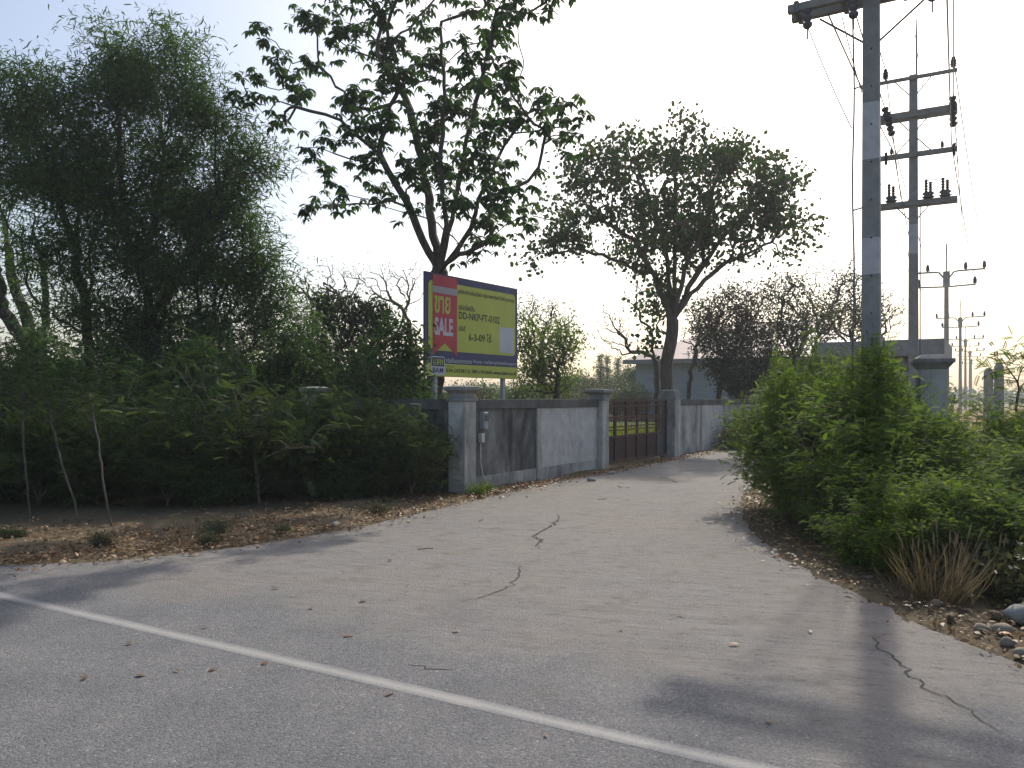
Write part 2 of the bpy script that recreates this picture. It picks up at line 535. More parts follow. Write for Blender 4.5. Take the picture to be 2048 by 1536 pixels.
main_poly = [s0 - ROAD_U * 60, s0 + ROAD_U * 60, s0 + ROAD_U * 60 - ROAD_N * 10, s0 - ROAD_U * 60 - ROAD_N * 10]

def sheet(name, poly, z, mat, depth=0.09):
    bm = bmesh.new()
    vs = [bm.verts.new((p[0], p[1], z)) for p in poly]
    f = bm.faces.new(vs)
    if f.normal.z < 0:
        f.normal_flip()
    bm.normal_update()
    if f.normal.z < 0:
        bmesh.ops.reverse_faces(bm, faces=[f])
    r = bmesh.ops.extrude_edge_only(bm, edges=f.edges[:])
    for v in [e for e in r['geom'] if isinstance(e, bmesh.types.BMVert)]:
        v.co.z -= depth
    bmesh.ops.triangulate(bm, faces=[f])
    me = bpy.data.meshes.new(name)
    bm.to_mesh(me)
    bm.free()
    return tag(link(name, me, mat), kind='structure')

tag(sheet('main_road', main_poly, 0.0, M['road']), 'grey asphalt main road with a worn white edge line')
tag(sheet('lane', lane_poly, -0.004, M['road']), 'dusty worn lane turning off the main road along the wall')

def inside(poly, X, Y):
    poly = np.array(poly)
    res = np.zeros(X.shape, bool)
    j = len(poly) - 1
    for i in range(len(poly)):
        xi, yi = poly[i]; xj, yj = poly[j]
        if yi != yj:
            c = ((yi > Y) != (yj > Y)) & (X < (xj - xi) * (Y - yi) / (yj - yi) + xi)
            res ^= c
        j = i
    return res

def axis(lo, hi, near_lo, near_hi, step):
    a = list(np.arange(near_lo, near_hi, step))
    s, x = step, near_hi
    while x < hi:
        a.append(x); s *= 1.25; x += s
    a.append(hi)
    s, x = step, near_lo - step
    while x > lo:
        a.insert(0, x); s *= 1.25; x -= s
    a.insert(0, lo)
    return np.array(a)

gx, gy = axis(-2500, 2500, -16, 16, 0.3), axis(-300, 4000, 1, 32, 0.3)
GX, GY = np.meshgrid(gx, gy)
road_in = inside(lane_poly, GX, GY) | inside(main_poly, GX, GY)
nz = rng.normal(0, 1, GX.shape)
for _ in range(3):
    nz = (nz + np.roll(nz, 1, 0) + np.roll(nz, -1, 0) + np.roll(nz, 1, 1) + np.roll(nz, -1, 1)) / 3.2
GZ = np.where(road_in, -0.05, -0.006 + 0.022 * nz)
edge_near = road_in.copy()
for ax in (0, 1):
    for s in (1, -1):
        edge_near |= np.roll(road_in, s, ax)
GZ = np.where(edge_near & ~road_in, np.minimum(GZ, 0.004), GZ)
GZ = np.clip(GZ, -0.08, 0.09)
ny, nx = GX.shape
idx = np.arange(nx * ny).reshape(ny, nx)
quads = np.stack([idx[:-1, :-1], idx[:-1, 1:], idx[1:, 1:], idx[1:, :-1]], -1).reshape(-1, 4)
tag(link('ground', np_mesh('ground', np.stack([GX, GY, GZ], -1), quads, smooth=True), M['ground']), 'dry earth verge and field around the road', kind='structure')

# painted edge line
def ribbon(pts, wid, z, r=None, taper=False):
    V, F = [], []
    n = len(pts)
    for i, p in enumerate(pts):
        p = np.array(p, float)
        t = np.array(pts[min(i + 1, n - 1)], float) - np.array(pts[max(i - 1, 0)], float)
        t /= np.linalg.norm(t)
        nn = np.array([-t[1], t[0]])
        ww = wid * (1 if r is None else r.uniform(0.75, 1.25)) / 2
        if taper:
            ww *= max(0.12, math.sin(math.pi * (i + 0.5) / n) ** 0.6)
        V += [(*(p - nn * ww), z), (*(p + nn * ww), z)]
        if i:
            F.append((2 * i - 2, 2 * i - 1, 2 * i + 1, 2 * i)[::-1])
    return V, F
rr = np.random.default_rng(5)
ln = [LINE0 + ROAD_U * t + ROAD_N * 0.012 * t for t in np.arange(-30, 30, 0.5)]
V, F = ribbon(ln, 0.125, 0.0012)
me = bpy.data.meshes.new('edge_line'); me.from_pydata(V, [], F); me.update()
tag(link('edge_line', me, M['paint']), 'worn white line painted along the main road', kind='structure')

# cracks in the lane
def crack(px, wid, seed, label):
    r = np.random.default_rng(seed)
    pts = [G(*p) for p in px]
    fine = []
    for a, b in zip(pts[:-1], pts[1:]):
        n = max(2, int(np.linalg.norm(b - a) / 0.06))
        for i in range(n):
            fine.append(a + (b - a) * i / n + r.normal(0, 0.02, 2))
    fine.append(pts[-1])
    V, F = ribbon(fine, wid, 0.0015, r, True)
    me = bpy.data.meshes.new('road_crack'); me.from_pydata(V, [], F); me.update()
    tag(link('road_crack', me, M['crack']), label, kind='structure')
crack([(1112, 1028), (1120, 1036), (1108, 1048), (1092, 1058), (1064, 1071), (1086, 1080), (1070, 1092), (1095, 1100)], 0.026, 1, 'dark crack in the lane before the gate')
crack([(1040, 1128), (1036, 1152), (1018, 1172), (980, 1190), (925, 1204)], 0.012, 2, 'thin crack in the middle of the lane')
crack([(1772, 1262), (1752, 1290), (1790, 1318), (1822, 1352), (1880, 1385), (1925, 1412), (1975, 1450), (2015, 1468)], 0.011, 3, 'long thin crack running to the edge of the lane')
crack([(820, 1330), (860, 1338), (905, 1340)], 0.016, 4, 'short broken crack beside the white line')

# ------------------------------------------------------------------ walls, pillars, gate
u3, v3, z3 = np.array([*U, 0]), np.array([*Vv, 0]), np.array([0, 0, 1.0])
WALL_H = 1.6
def along(t, off=0.0, z=0.0, base=C0, du=U, dn=None):
    dn = np.array([du[1], -du[0]]) if dn is None else dn
    p = base + du * t + dn * off
    return np.array([p[0], p[1], z])

def pillar_parts(parent, c, ax, s=0.34, h=1.56, capw=0.46, mat='pillar', captop=1.83):
    mb = MB(); mb.box((c[0], c[1], h / 2 - 0.05), (s, s, h + 0.1), ax)
    mb.build('shaft', M[mat], parent, 0.008)
    mb = MB()
    mb.box((c[0], c[1], h + 0.03), (s + 0.05, s + 0.05, 0.06), ax)
    mb.box((c[0], c[1], h + 0.10), (s - 0.02, s - 0.02, 0.08), ax)
    mb.frustum((c[0], c[1], h + 0.14), (c[0], c[1], h + 0.19), s - 0.02, capw, ax[0], ax[1])
    mb.box((c[0], c[1], h + 0.22), (capw, capw, 0.06), ax)
    mb.frustum((c[0], c[1], h + 0.25), (c[0], c[1], captop), capw - 0.04, 0.22, ax[0], ax[1])
    mb.build('cap', M['cap'], parent, 0.006)

def wall_run(parent, base, du, t0, t1, posts, dn, mats, pw=0.17, coping='coping'):
    """panels between posts, a coping beam over them"""
    ax = (np.array([*du, 0]), np.array([*dn, 0]), z3)
    ts = [t0] + list(posts) + [t1]
    for i, (a, b) in enumerate(zip(ts[:-1], ts[1:])):
        la, lb = a + (pw / 2 if i else 0), b - (pw / 2 if i < len(ts) - 2 else 0)
        mid = base + du * (la + lb) / 2
        MB().box((mid[0], mid[1], WALL_H / 2 - 0.12), (lb - la, 0.09, WALL_H - 0.04), ax).build('panel', M[mats[i % len(mats)]], parent)
        MB().box((mid[0], mid[1], 0.08), (lb - la, 0.12, 0.32), ax).build('plinth', M['wall'], parent, 0.006)
        m2 = base + du * (a + b) / 2
        MB().box((m2[0], m2[1], WALL_H - 0.09), (b - a - 0.002, 0.16, 0.176), ax).build('coping', M[coping], parent, 0.008)
    for t in posts:
        p = base + du * t
        MB().box((p[0], p[1], WALL_H / 2 - 0.115), (pw, 0.17, WALL_H - 0.13), ax).build('post', M['pillar'], parent, 0.006)

LN = np.array([U[1], -U[0]])        # from the lane wall towards the lane
FN = -U                             # from the front wall towards the main road
axL = (u3, np.array([*LN, 0]), z3)
axF = (v3, np.array([*FN, 0]), z3)

fw = empty('boundary_wall', (C0[0], C0[1], 0), 'mouldy grey boundary wall behind dark shrubs, facing the main road', 'wall')
fp = [3.45, 6.65, 9.85, 13.05, 16.3, 19.5, 22.7]
wall_run(fw, C0, Vv, 0.18, 24.0, [], FN, ['wall_dark'])
for o in [c for c in fw.children]:
    bpy.data.objects.remove(o)
tprev = 0.18
for t in fp:
    mid = C0 + Vv * (tprev + t - 0.18) / 2
    L = t - 0.18 - tprev
    for name, zc, sz, mt in (('panel', WALL_H / 2 - 0.12, (L, 0.09, WALL_H - 0.04), 'wall_dark'), ('plinth', 0.08, (L, 0.12, 0.32), 'wall_dark'), ('coping', WALL_H - 0.09, (L, 0.16, 0.176), 'coping')):
        MB().box((mid[0], mid[1], zc), sz, axF).build(name, M[mt], fw)
    p = C0 + Vv * t
    pr = link('pillar', np_mesh('pillar', [(0, 0, 0)] * 3, None, [(0, 1, 2)]), M['pillar'], fw) if False else None
    mb = MB(); mb.box((p[0], p[1], 0.73), (0.34, 0.34, 1.66), axF)
    sh = mb.build('pillar', M['pillar'], fw, 0.008)
    c = p; h = 1.56; s = 0.34; capw = 0.46
    mb = MB()
    mb.box((c[0], c[1], h + 0.03), (s + 0.05, s + 0.05, 0.06), axF)
    mb.box((c[0], c[1], h + 0.10), (s - 0.02, s - 0.02, 0.08), axF)
    mb.frustum((c[0], c[1], h + 0.14), (c[0], c[1], h + 0.19), s - 0.02, capw, axF[0], axF[1])
    mb.box((c[0], c[1], h + 0.22), (capw, capw, 0.06), axF)
    mb.frustum((c[0], c[1], h + 0.25), (c[0], c[1], 1.84), capw - 0.04, 0.22, axF[0], axF[1])
    mb.build('pillar_cap', M['cap'], fw, 0.006)
    tprev = t + 0.18

cp = empty('corner_pillar', (C0[0], C0[1], 0), 'concrete corner pillar with stepped cap where the two walls meet', 'pillar')
pillar_parts(cp, C0, axL)
T_GL, T_GR = 5.44, 10.05
lw = empty('boundary_wall', (*(C0 + U * 1.5), 0), 'short wall of one black stained and one pale panel beside the gate', 'wall')
wall_run(lw, C0, U, 0.18, T_GL - 0.18, [2.54], LN, ['wall_dark', 'wall_clean'])
g1 = empty('gate_pillar', (*(C0 + U * T_GL), 0), 'pale concrete gate pillar with wide stepped cap', 'pillar')
pillar_parts(g1, C0 + U * T_GL, axL, 0.35, 1.56, 0.52)
g2 = empty('gate_pillar', (*(C0 + U * T_GR), 0), 'grey concrete gate pillar with small dark weathered cap', 'pillar')
pillar_parts(g2, C0 + U * T_GR, axL, 0.46, 1.58, 0.44, captop=1.86)
rw = empty('boundary_wall', (*(C0 + U * 11), 0), 'long pale streaked wall of many panels beyond the gate', 'wall')
posts = [12.66, 15.0, 17.4, 19.8, 22.2, 24.6, 27, 29.4, 31.8, 34.2, 36.6, 39]
wall_run(rw, C0, U, T_GR + 0.23, 41.4, posts, LN, ['wall', 'wall_clean', 'wall', 'wall_clean'])

gt0, gt1 = T_GL + 0.20, T_GR - 0.26
goff = -0.02
gc = along((gt0 + gt1) / 2, goff)
gate = empty('iron_gate', gc, 'rusty iron sliding gate with bars above and sheet panels below', 'gate')
gL = gt1 - gt0
for z, h in ((1.56, 0.055), (1.43, 0.035), (1.16, 0.05), (1.10, 0.03), (0.93, 0.03), (0.85, 0.03), (0.70, 0.05), (0.10, 0.06)):
    MB().box(along((gt0 + gt1) / 2, goff, z), (gL, 0.045, h), axL).build('rail', M['rust'], gate)
nst = 6
for i in range(nst + 1):
    t = gt0 + 0.03 + (gL - 0.06) * i / nst
    MB().box(along(t, goff + 0.004, 0.83), (0.055, 0.05, 1.5), axL).build('stile', M['rust'], gate)
bar_me = None
nb = 44
for i in range(nb):
    t = gt0 + 0.08 + (gL - 0.16) * i / (nb - 1)
    if bar_me is None:
        o = MB().box(along(t, goff, 1.13), (0.012, 0.012, 0.9), axL).build('bar', M['rust'], gate)
        bar_me, t_ref = o.data, t
    else:
        o = link('bar', bar_me, None, gate)
        o.location = Vector((*(U * (t - t_ref)), 0))
for i in range(nst):
    a = gt0 + 0.03 + (gL - 0.06) * i / nst
    bb = gt0 + 0.03 + (gL - 0.06) * (i + 1) / nst
    MB().box(along((a + bb) / 2, goff - 0.01, 0.40), (bb - a - 0.058, 0.012, 0.54), axL).build('sheet_panel', M['grey_sheet' if i == nst - 1 else 'rust_sheet'], gate)

# meter box and conduit on the stained panel
mt = along(0.52, 0.10, 1.22)
mtr = empty('electric_meter', mt, 'grey electric meter box fixed on the stained wall panel', 'meter box')
MB().box(mt, (0.13, 0.11, 0.30), axL).build('housing', M['meter'], mtr, 0.012)
MB().box(mt + np.array([*LN, 0]) * 0.06 + z3 * 0.05, (0.09, 0.014, 0.12), axL).build('window', M['porcelain_grey'], mtr)
jb = along(0.44, 0.10, 0.92)
jbo = empty('junction_box', jb, 'small white junction box with conduit running down the wall', 'box')
MB().box(jb, (0.09, 0.09, 0.16), axL).build('housing', M['pvc'], jbo, 0.01)
MB().tube([along(0.43, 0.09, 0.85), along(0.44, 0.08, 0.5), along(0.50, 0.09, 0.25), along(0.62, 0.13, 0.0)], 0.013).build('conduit', M['pvc'], jbo, smooth=True)

# ------------------------------------------------------------------ billboard
BL, BR = P(850, 752, 18.2), P(1035, 757, 21.2)
bu = (BR - BL); bu[2] = 0
BW = float(np.linalg.norm(bu)); bu /= BW
bn = np.array([bu[1], -bu[0], 0])
BZ0, BZ1 = 2.125, 4.53
BH = BZ1 - BZ0
bb0 = np.array([BL[0], BL[1], 0])
sign = empty('for_sale_billboard', tuple(bb0 + bu * BW / 2), 'yellow and navy for-sale billboard with red ribbon on white posts', 'billboard')
axB = (bu, bn, z3)
def bpt(a, b, off):
    return bb0 + bu * (a * BW) + bn * off + z3 * (BZ1 - b * BH)
def pa(p):           # bearing fraction -> fraction of the board's length
    return p * 18.2 / (21.2 - p * 3.0)
MB().box(bb0 + bu * BW / 2 + z3 * (BZ0 + BZ1) / 2 - bn * 0.03, (BW, 0.05, BH), axB).build('board', M['s_navy'], sign)
def flat(name, pts, off, mat):
    V = [Vector(bpt(a, b, off)) for a, b in pts]
    o0 = parent_origin(sign)
    tr = tessellate_polygon([V])
    me = bpy.data.meshes.new(name)
    me.from_pydata([tuple(v - o0) for v in V], [], [tuple(t) for t in tr])
    me.update()
    bm = bmesh.new(); bm.from_mesh(me)
    bmesh.ops.recalc_face_normals(bm, faces=bm.faces)
    bm.to_mesh(me); bm.free()
    return link(name, me, mat, sign)
def rrect(a0, a1, b0, b1, r):
    ra, rb = r / BW, r / BH
    out = []
    for cx, cy, st in ((a1 - ra, b0 + rb, -90), (a1 - ra, b1 - rb, 0), (a0 + ra, b1 - rb, 90), (a0 + ra, b0 + rb, 180)):
        for k in range(6):
            an = R(st + k * 18)
            out.append((cx + ra * math.cos(an), cy + rb * math.sin(an)))
    return out
flat('yellow_panel', rrect(pa(.035), pa(.975), .075, .748, .12), 0.002, M['s_yellow'])
flat('contact_strip', [(0.002, .872), (0.998, .872), (0.998, .998), (0.002, .998)], 0.002, M['s_yellow'])
r0, r1 = pa(.08), pa(.345)
flat('red_ribbon', [(r0, .015), (r1, .015), (r1, .795), ((r0 + r1) / 2, .672), (r0, .795)], 0.006, M['s_red'])
flat('ribbon_fold', [(r0, .125), (r1, .125), (r1, .19), (r0, .19)], 0.010, M['s_grey'])
flat('blank_square', [(pa(.803), .445), (pa(.955), .445), (pa(.955), .72), (pa(.803), .72)], 0.006, M['s_white'])
flat('logo_border', rrect(pa(.06), pa(.213), .805, .985, .06), 0.006, M['s_white'])
flat('logo_field', [(pa(.07), .815), (pa(.203), .815), (pa(.203), .90), (pa(.07), .90)], 0.010, M['s_navy'])

def lettering(body, p0, p1, b0, b1, off, mat, bold=0.0, label=None):
    cu = bpy.data.curves.new('lettering', 'FONT')
    cu.body = body
    cu.size = 1.0
    cu.offset = bold
    cu.resolution_u = 3
    to = bpy.data.objects.new('lettering_source', cu)
    COL.objects.link(to)
    bpy.context.view_layer.update()
    me = bpy.data.meshes.new_from_object(to.evaluated_get(bpy.context.evaluated_depsgraph_get()))
    bpy.data.objects.remove(to)
    n = len(me.vertices)
    if n == 0:
        return
    co = np.zeros(n * 3, np.float32)
    me.vertices.foreach_get('co', co)
    co = co.reshape(-1, 3)
    lo, hi = co.min(0), co.max(0)
    a0, a1 = pa(p0), pa(p1)
    fx = (co[:, 0] - lo[0]) / (hi[0] - lo[0])
    fy = (co[:, 1] - lo[1]) / (hi[1] - lo[1])
    A = a0 + fx * (a1 - a0)
    B = b1 + fy * (b0 - b1)
    W = bb0[None] + A[:, None] * BW * bu[None] + bn[None] * off + z3[None] * (BZ1 - B * BH)[:, None]
    W = W - np.array(parent_origin(sign))[None]
    me.vertices.foreach_set('co', W.astype(np.float32).ravel())
    me.materials.clear()
    me.name = 'lettering'
    me.update()
    return link('lettering', me, mat, sign)
lettering('ขาย', .10, .27, .215, .385, 0.010, M['s_yellow'], 0.025)
lettering('SALE', .10, .30, .425, .60, 0.010, M['s_white'], 0.035)
lettering('บริษัทบริหารสินทรัพย์ กรุงเทพพาณิชย์ จำกัด (มหาชน)', .355, .965, .115, .175, 0.006, M['s_black'], 0.012)
lettering('รหัสทรัพย์สิน', .36, .535, .265, .325, 0.006, M['s_black'], 0.01)
lettering('DD-NKP-FT-0102', .363, .805, .34, .415, 0.006, M['s_black'], 0.018)
lettering('เนื้อที่', .365, .435, .475, .535, 0.006, M['s_black'], 0.01)
lettering('6-3-09 ไร่', .47, .715, .535, .625, 0.006, M['s_black'], 0.018)
lettering('บสก', .083, .19, .83, .888, 0.014, M['s_yellow'], 0.02)
lettering('BAM', .08, .195, .913, .965, 0.010, M['s_navy'], 0.02)
lettering('ทรัพย์สินของทางราชการ', .225, .505, .815, .86, 0.006, M['s_white'], 0.012)
lettering('ห้ามบุกรุก', .52, .615, .812, .862, 0.006, M['s_white'], 0.012)
lettering('หากฝ่าฝืนจะถูกดำเนินคดีตามกฎหมาย', .63, .98, .812, .862, 0.006, M['s_white'], 0.012)
lettering('Call Center', .23, .315, .888, .905, 0.006, M['s_black'], 0.01)
lettering('034-243381-3, 085-1416665', .225, .725, .916, .962, 0.006, M['s_black'], 0.022)
lettering('www.bam.co.th', .735, .985, .918, .958, 0.006, M['s_black'], 0.03)
for a in (0.125, 0.86):
    p = bb0 + bu * BW * a - bn * 0.115
    MB().box((p[0], p[1], BZ1 / 2 - 0.1), (0.1, 0.1, BZ1 + 0.0), axB).build('post', M['post_white'], sign, 0.006)
for zf in (0.2, 0.8):
    p = bb0 + bu * BW * 0.5 - bn * 0.06 + z3 * (BZ0 + BH * zf)
    MB().box(p, (BW * 0.96, 0.008, 0.06), axB).build('batten', M['steel'], sign)

# ------------------------------------------------------------------ buildings
# warehouse behind the trees
WD = 58.0
wl, wr = P(1272, 798, WD), P(1790, 798, WD - 7)
wu = wr - wl; wu[2] = 0; WLn = float(np.linalg.norm(wu)); wu /= WLn
wn = np.array([wu[1], -wu[0], 0])
wh = empty('warehouse', (wl[0], wl[1], 0), 'long warehouse with grey horizontal siding and pale pink roof', 'warehouse')
axW = (wu, wn, z3)
def wpt(t, off, z):
    return np.array([wl[0], wl[1], 0]) + wu * t + wn * off + z3 * z
WALLZ = 4.2
MB().box(wpt(WLn / 2, -6, WALLZ / 2), (WLn, 12, WALLZ), axW).build('wall', M['siding_dado'], wh)
mb = MB()
nr = 22
V, F = [], []
for i in range(nr * 2 + 1):
    z = 1.45 + (WALLZ - 1.5) * i / (nr * 2)
    off = 0.07 if i % 2 else 0.015
    V += [wpt(0.0, off, z), wpt(WLn, off, z)]
    if i:
        F.append((2 * i - 2, 2 * i - 1, 2 * i + 1, 2 * i))
mb.add(V, F).build('siding', M['siding'], wh)
MB().box(wpt(7.3, 0.06, 1.7), (1.4, 0.1, 3.0), axW).build('doorway', M['dark_open'], wh)
MB().box(wpt(12.3, 0.06, 1.9), (2.6, 0.1, 2.6), axW).build('doorway', M['dark_open'], wh)
mb = MB()
e0, e1, rid = wpt(-0.7, 0.9, WALLZ + 0.1), wpt(WLn + 0.7, 0.9, WALLZ + 0.1), 7.3
rl, rr_ = wpt(6.0, -6, rid), wpt(WLn - 5.0, -6, rid)
f0, f1 = wpt(-0.7, -12.9, WALLZ + 0.1), wpt(WLn + 0.7, -12.9, WALLZ + 0.1)
dz = np.array([0, 0, 0.12])
mb.add([e0, e1, rr_, rl, e0 + dz, e1 + dz, rr_ + dz, rl + dz, f0, f1, f0 + dz, f1 + dz],
       [(4, 5, 6, 7), (0, 3, 2, 1), (0, 1, 5, 4), (7, 6, 11, 10), (3, 8, 9, 2), (0, 4, 10, 8), (4, 7, 10), (0, 8, 3), (1, 9, 11, 5), (5, 11, 6), (1, 2, 9), (8, 10, 11, 9)])
mb.build('roof', M['roof'], wh)
MB().box(wpt(WLn / 2, 0.98, WALLZ + 0.05), (WLn + 1.4, 0.14, 0.3), axW).build('gutter', M['steel'], wh)

# flat-roofed concrete hut across the lane
HD = 27.0
hr = P(1889, 798, HD)
hut = empty('concrete_hut', (hr[0], hr[1], 0), 'small concrete building with overhanging flat roof slab beyond the thicket', 'building')
hu, hv = v3, u3
HL = 4.2
def hpt(a, b, z):
    return np.array([hr[0], hr[1], 0]) + hu * a + hv * b + z3 * z
axH = (hu, hv, z3)
MB().box(hpt(HL / 2, 2.6, 3.38), (HL, 5.2, 0.56), axH).build('roof_slab', M['slab'], hut, 0.01)
MB().box(hpt(HL / 2, 2.7, 1.5), (HL - 1.2, 3.9, 3.2), axH).build('wall', M['wall'], hut)
for a in (1.4, 3.0):
    fr = MB().box(hpt(a, 0.745, 1.75), (1.0, 0.05, 1.2), axH).build('window', M['steel'], hut)
    MB().box(hpt(a, 0.715, 1.75), (0.86, 0.03, 1.06), axH).build('pane', M['dark_open'], fr)

# free-standing pillar in the thicket
pc = P(1864, 798, 11.6)
pil = empty('old_gate_pillar', (pc[0], pc[1], 0), 'tall grey pillar with faded blue side standing in the thicket', 'pillar')
axP = (u3, v3, z3)
qa = np.array([math.cos(R(20)), -math.sin(R(20)), 0]); qb = np.array([math.sin(R(20)), math.cos(R(20)), 0])
axP = (qa, qb, z3)
MB().box((pc[0], pc[1], 0.98), (0.35, 0.35, 2.1), axP).build('shaft', M['pillar'], pil, 0.01)
MB().box(pc * np.array([1, 1, 0]) - qa * 0.185 + z3 * 0.93, (0.014, 0.30, 2.0), axP).build('blue_face', M['blue_plate'], pil)
mb = MB()
mb.frustum((pc[0], pc[1], 2.03), (pc[0], pc[1], 2.12), 0.36, 0.50, qa, qb)
mb.box((pc[0], pc[1], 2.15), (0.53, 0.53, 0.06), axP)
mb.frustum((pc[0], pc[1], 2.18), (pc[0], pc[1], 2.24), 0.47, 0.3, qa, qb)
mb.build('cap', M['cap'], pil, 0.008)

# pair of old stub posts far at right
for i, px in enumerate((1977, 1998)):
    p = P(px, 798, 36)
    st = empty('concrete_stub', (p[0], p[1], 0), ['broken brown concrete stub post beside its taller twin', 'taller mossy concrete stub post behind the feathery sapling'][i], 'post')
    MB().frustum((p[0], p[1], -0.1), (p[0], p[1], 2.85 + 0.25 * i), 0.42, 0.38, u3, v3).build('shaft', M['slab'], st, 0.02)
    MB().frustum((p[0], p[1], 2.85 + 0.25 * i), (p[0], p[1], 3.0 + 0.25 * i), 0.33, 0.2, u3, v3).build('broken_top', M['cap'], st)

# ------------------------------------------------------------------ utility poles and wires
LDIR = np.array([0.5, 0.866, 0]); LDIR /= np.linalg.norm(LDIR)
ADIR = np.array([LDIR[1], -LDIR[0], 0])           # towards the right end of the cross-arms
def pole_shaft(parent, p, h, b, t, bands):
    axp = (ADIR, LDIR)
    zs = [0.0 - 0.1] + [z for bd in bands for z in bd] + [h]
    for i in range(len(zs) - 1):
        z0, z1 = zs[i], zs[i + 1]
        s0_, s1_ = b + (t - b) * max(z0, 0) / h, b + (t - b) * z1 / h
        MB().frustum((p[0], p[1], z0), (p[0], p[1], z1), s0_, s1_, *axp).build('painted_band' if i % 2 else 'shaft', M['band' if i % 2 else 'pole'], parent)
def ins_pin(mb, c, s=1.0):
    return mb.lathe(c, [(0.02 * s, 0), (0.02 * s, 0.05 * s), (0.075 * s, 0.06 * s), (0.055 * s, 0.10 * s), (0.085 * s, 0.12 * s), (0.06 * s, 0.18 * s), (0.08 * s, 0.2 * s), (0.05 * s, 0.27 * s), (0.055 * s, 0.31 * s), (0.02 * s, 0.33 * s)], 8)
def ins_string(mb, a, b, r=0.07, n=4):
    a, b = np.array(a, float), np.array(b, float)
    L = float(np.linalg.norm(b - a))
    prof = []
    for i in range(n):
        z = L * i / n
        prof += [(r * 0.55, z), (r, z + L / n * 0.25), (r * 0.95, z + L / n * 0.6), (r * 0.55, z + L / n * 0.95)]
    return mb.lathe(a, prof, 8, (b - a) / L)

# near pole
p1 = np.array([5.28, 11.7, 0])
up1 = empty('utility_pole', tuple(p1), 'big square concrete utility pole with two white bands rising from the thicket', 'utility pole')
pole_shaft(up1, p1, 12.0, 0.265, 0.185, [(3.42, 3.95), (5.10, 5.93)])
for s in (-1, 1):
    MB().box(p1 + LDIR * s * 0.16 + z3 * 7.52, (2.3, 0.1, 0.12), (ADIR, LDIR, z3)).build('crossarm', M['arm'], up1, 0.008)
for a in (-1.02, -0.36, 0.45, 1.0):
    MB().box(p1 + ADIR * a + z3 * 7.52, (0.07, 0.46, 0.17), (ADIR, LDIR, z3)).build('bracket', M['steel'], up1)
for a in (-0.86, -0.22, 0.8):
    c = p1 + ADIR * a - LDIR * 0.2 + z3 * 7.16
    mb = MB(); ins_string(mb, c + z3 * 0.30, c, 0.075, 3)
    fc = mb.build('fuse_cutout', M['porcelain_grey'], up1, smooth=True)
    MB().tube([c, c - z3 * 0.16], 0.012).build('terminal', M['steel'], fc)
for s in (-1, 1):
    MB().tube([p1 + ADIR * s * 0.75 + LDIR * 0.22 + z3 * 7.45, p1 + ADIR * s * 0.1 + LDIR * 0.14 + z3 * 6.9], 0.016).build('brace', M['steel'], up1)
cabp = [p1 - ADIR * 0.24 - LDIR * 0.05 + z3 * z + ADIR * 0.012 * math.sin(z * 2.3) for z in np.arange(0.6, 7.5, 0.35)]
MB().tube(cabp, 0.013).build('down_cable', M['wire'], up1)
for z in (1.6, 4.4, 6.2):
    MB().tube([p1 - ADIR * 0.245 + z3 * z, p1 - ADIR * 0.1 + z3 * (z + 0.03)], 0.012).build('cable_clip', M['steel'], up1)
MB().tube([p1 + ADIR * 0.17 - LDIR * 0.03 + z3 * z for z in (0, 1.5, 2.2, 2.5)], 0.014).build('conduit', M['steel'], up1)
for z in np.arange(1.2, 7, 0.55):
    MB().tube([p1 - LDIR * 0.14 + ADIR * 0.01 + z3 * z, p1 - LDIR * 0.118 + ADIR * 0.01 + z3 * z], 0.012).build('bolt_hole', M['porcelain'], up1)

# second pole with four cross-arms
p2 = np.array([12.6, 25.0, 0])
up2 = empty('utility_pole', tuple(p2), 'concrete utility pole with four stacked cross-arms and lightning rod', 'utility pole')
pole_shaft(up2, p2, 11.75, 0.30, 0.23, [(6.15, 7.06)])
H2 = dict(A=11.62, B=10.5, C=9.22, D=7.72)
for k, (w_, h_) in dict(A=(0.09, 0.10), B=(0.26, 0.20), C=(0.12, 0.15), D=(0.26, 0.15)).items():
    if w_ > 0.2:
        for s in (-1, 1):
            MB().box(p2 + LDIR * s * 0.17 + z3 * H2[k], (2.42, 0.08, h_), (ADIR, LDIR, z3)).build('crossarm', M['arm'], up2, 0.006)
    else:
        MB().box(p2 - LDIR * 0.185 + z3 * H2[k], (2.42, w_, h_), (ADIR, LDIR, z3)).build('crossarm', M['arm'], up2, 0.006)
for k, sg in (('A', -1), ('B', -1), ('C', 1), ('D', -1)):
    for s in (-1, 1):
        MB().tube([p2 + ADIR * s * 0.55 - LDIR * 0.19 + z3 * H2[k], p2 + ADIR * s * 0.12 - LDIR * 0.16 + z3 * (H2[k] + sg * 0.5)], 0.018).build('brace', M['steel'], up2)
MB().tube([p2 + ADIR * 0.09 + z3 * 11.2, p2 + ADIR * 0.09 + z3 * 12.6, p2 + ADIR * 0.075 + z3 * 13.5], [0.035, 0.03, 0.024]).build('lightning_rod', M['steel'], up2)
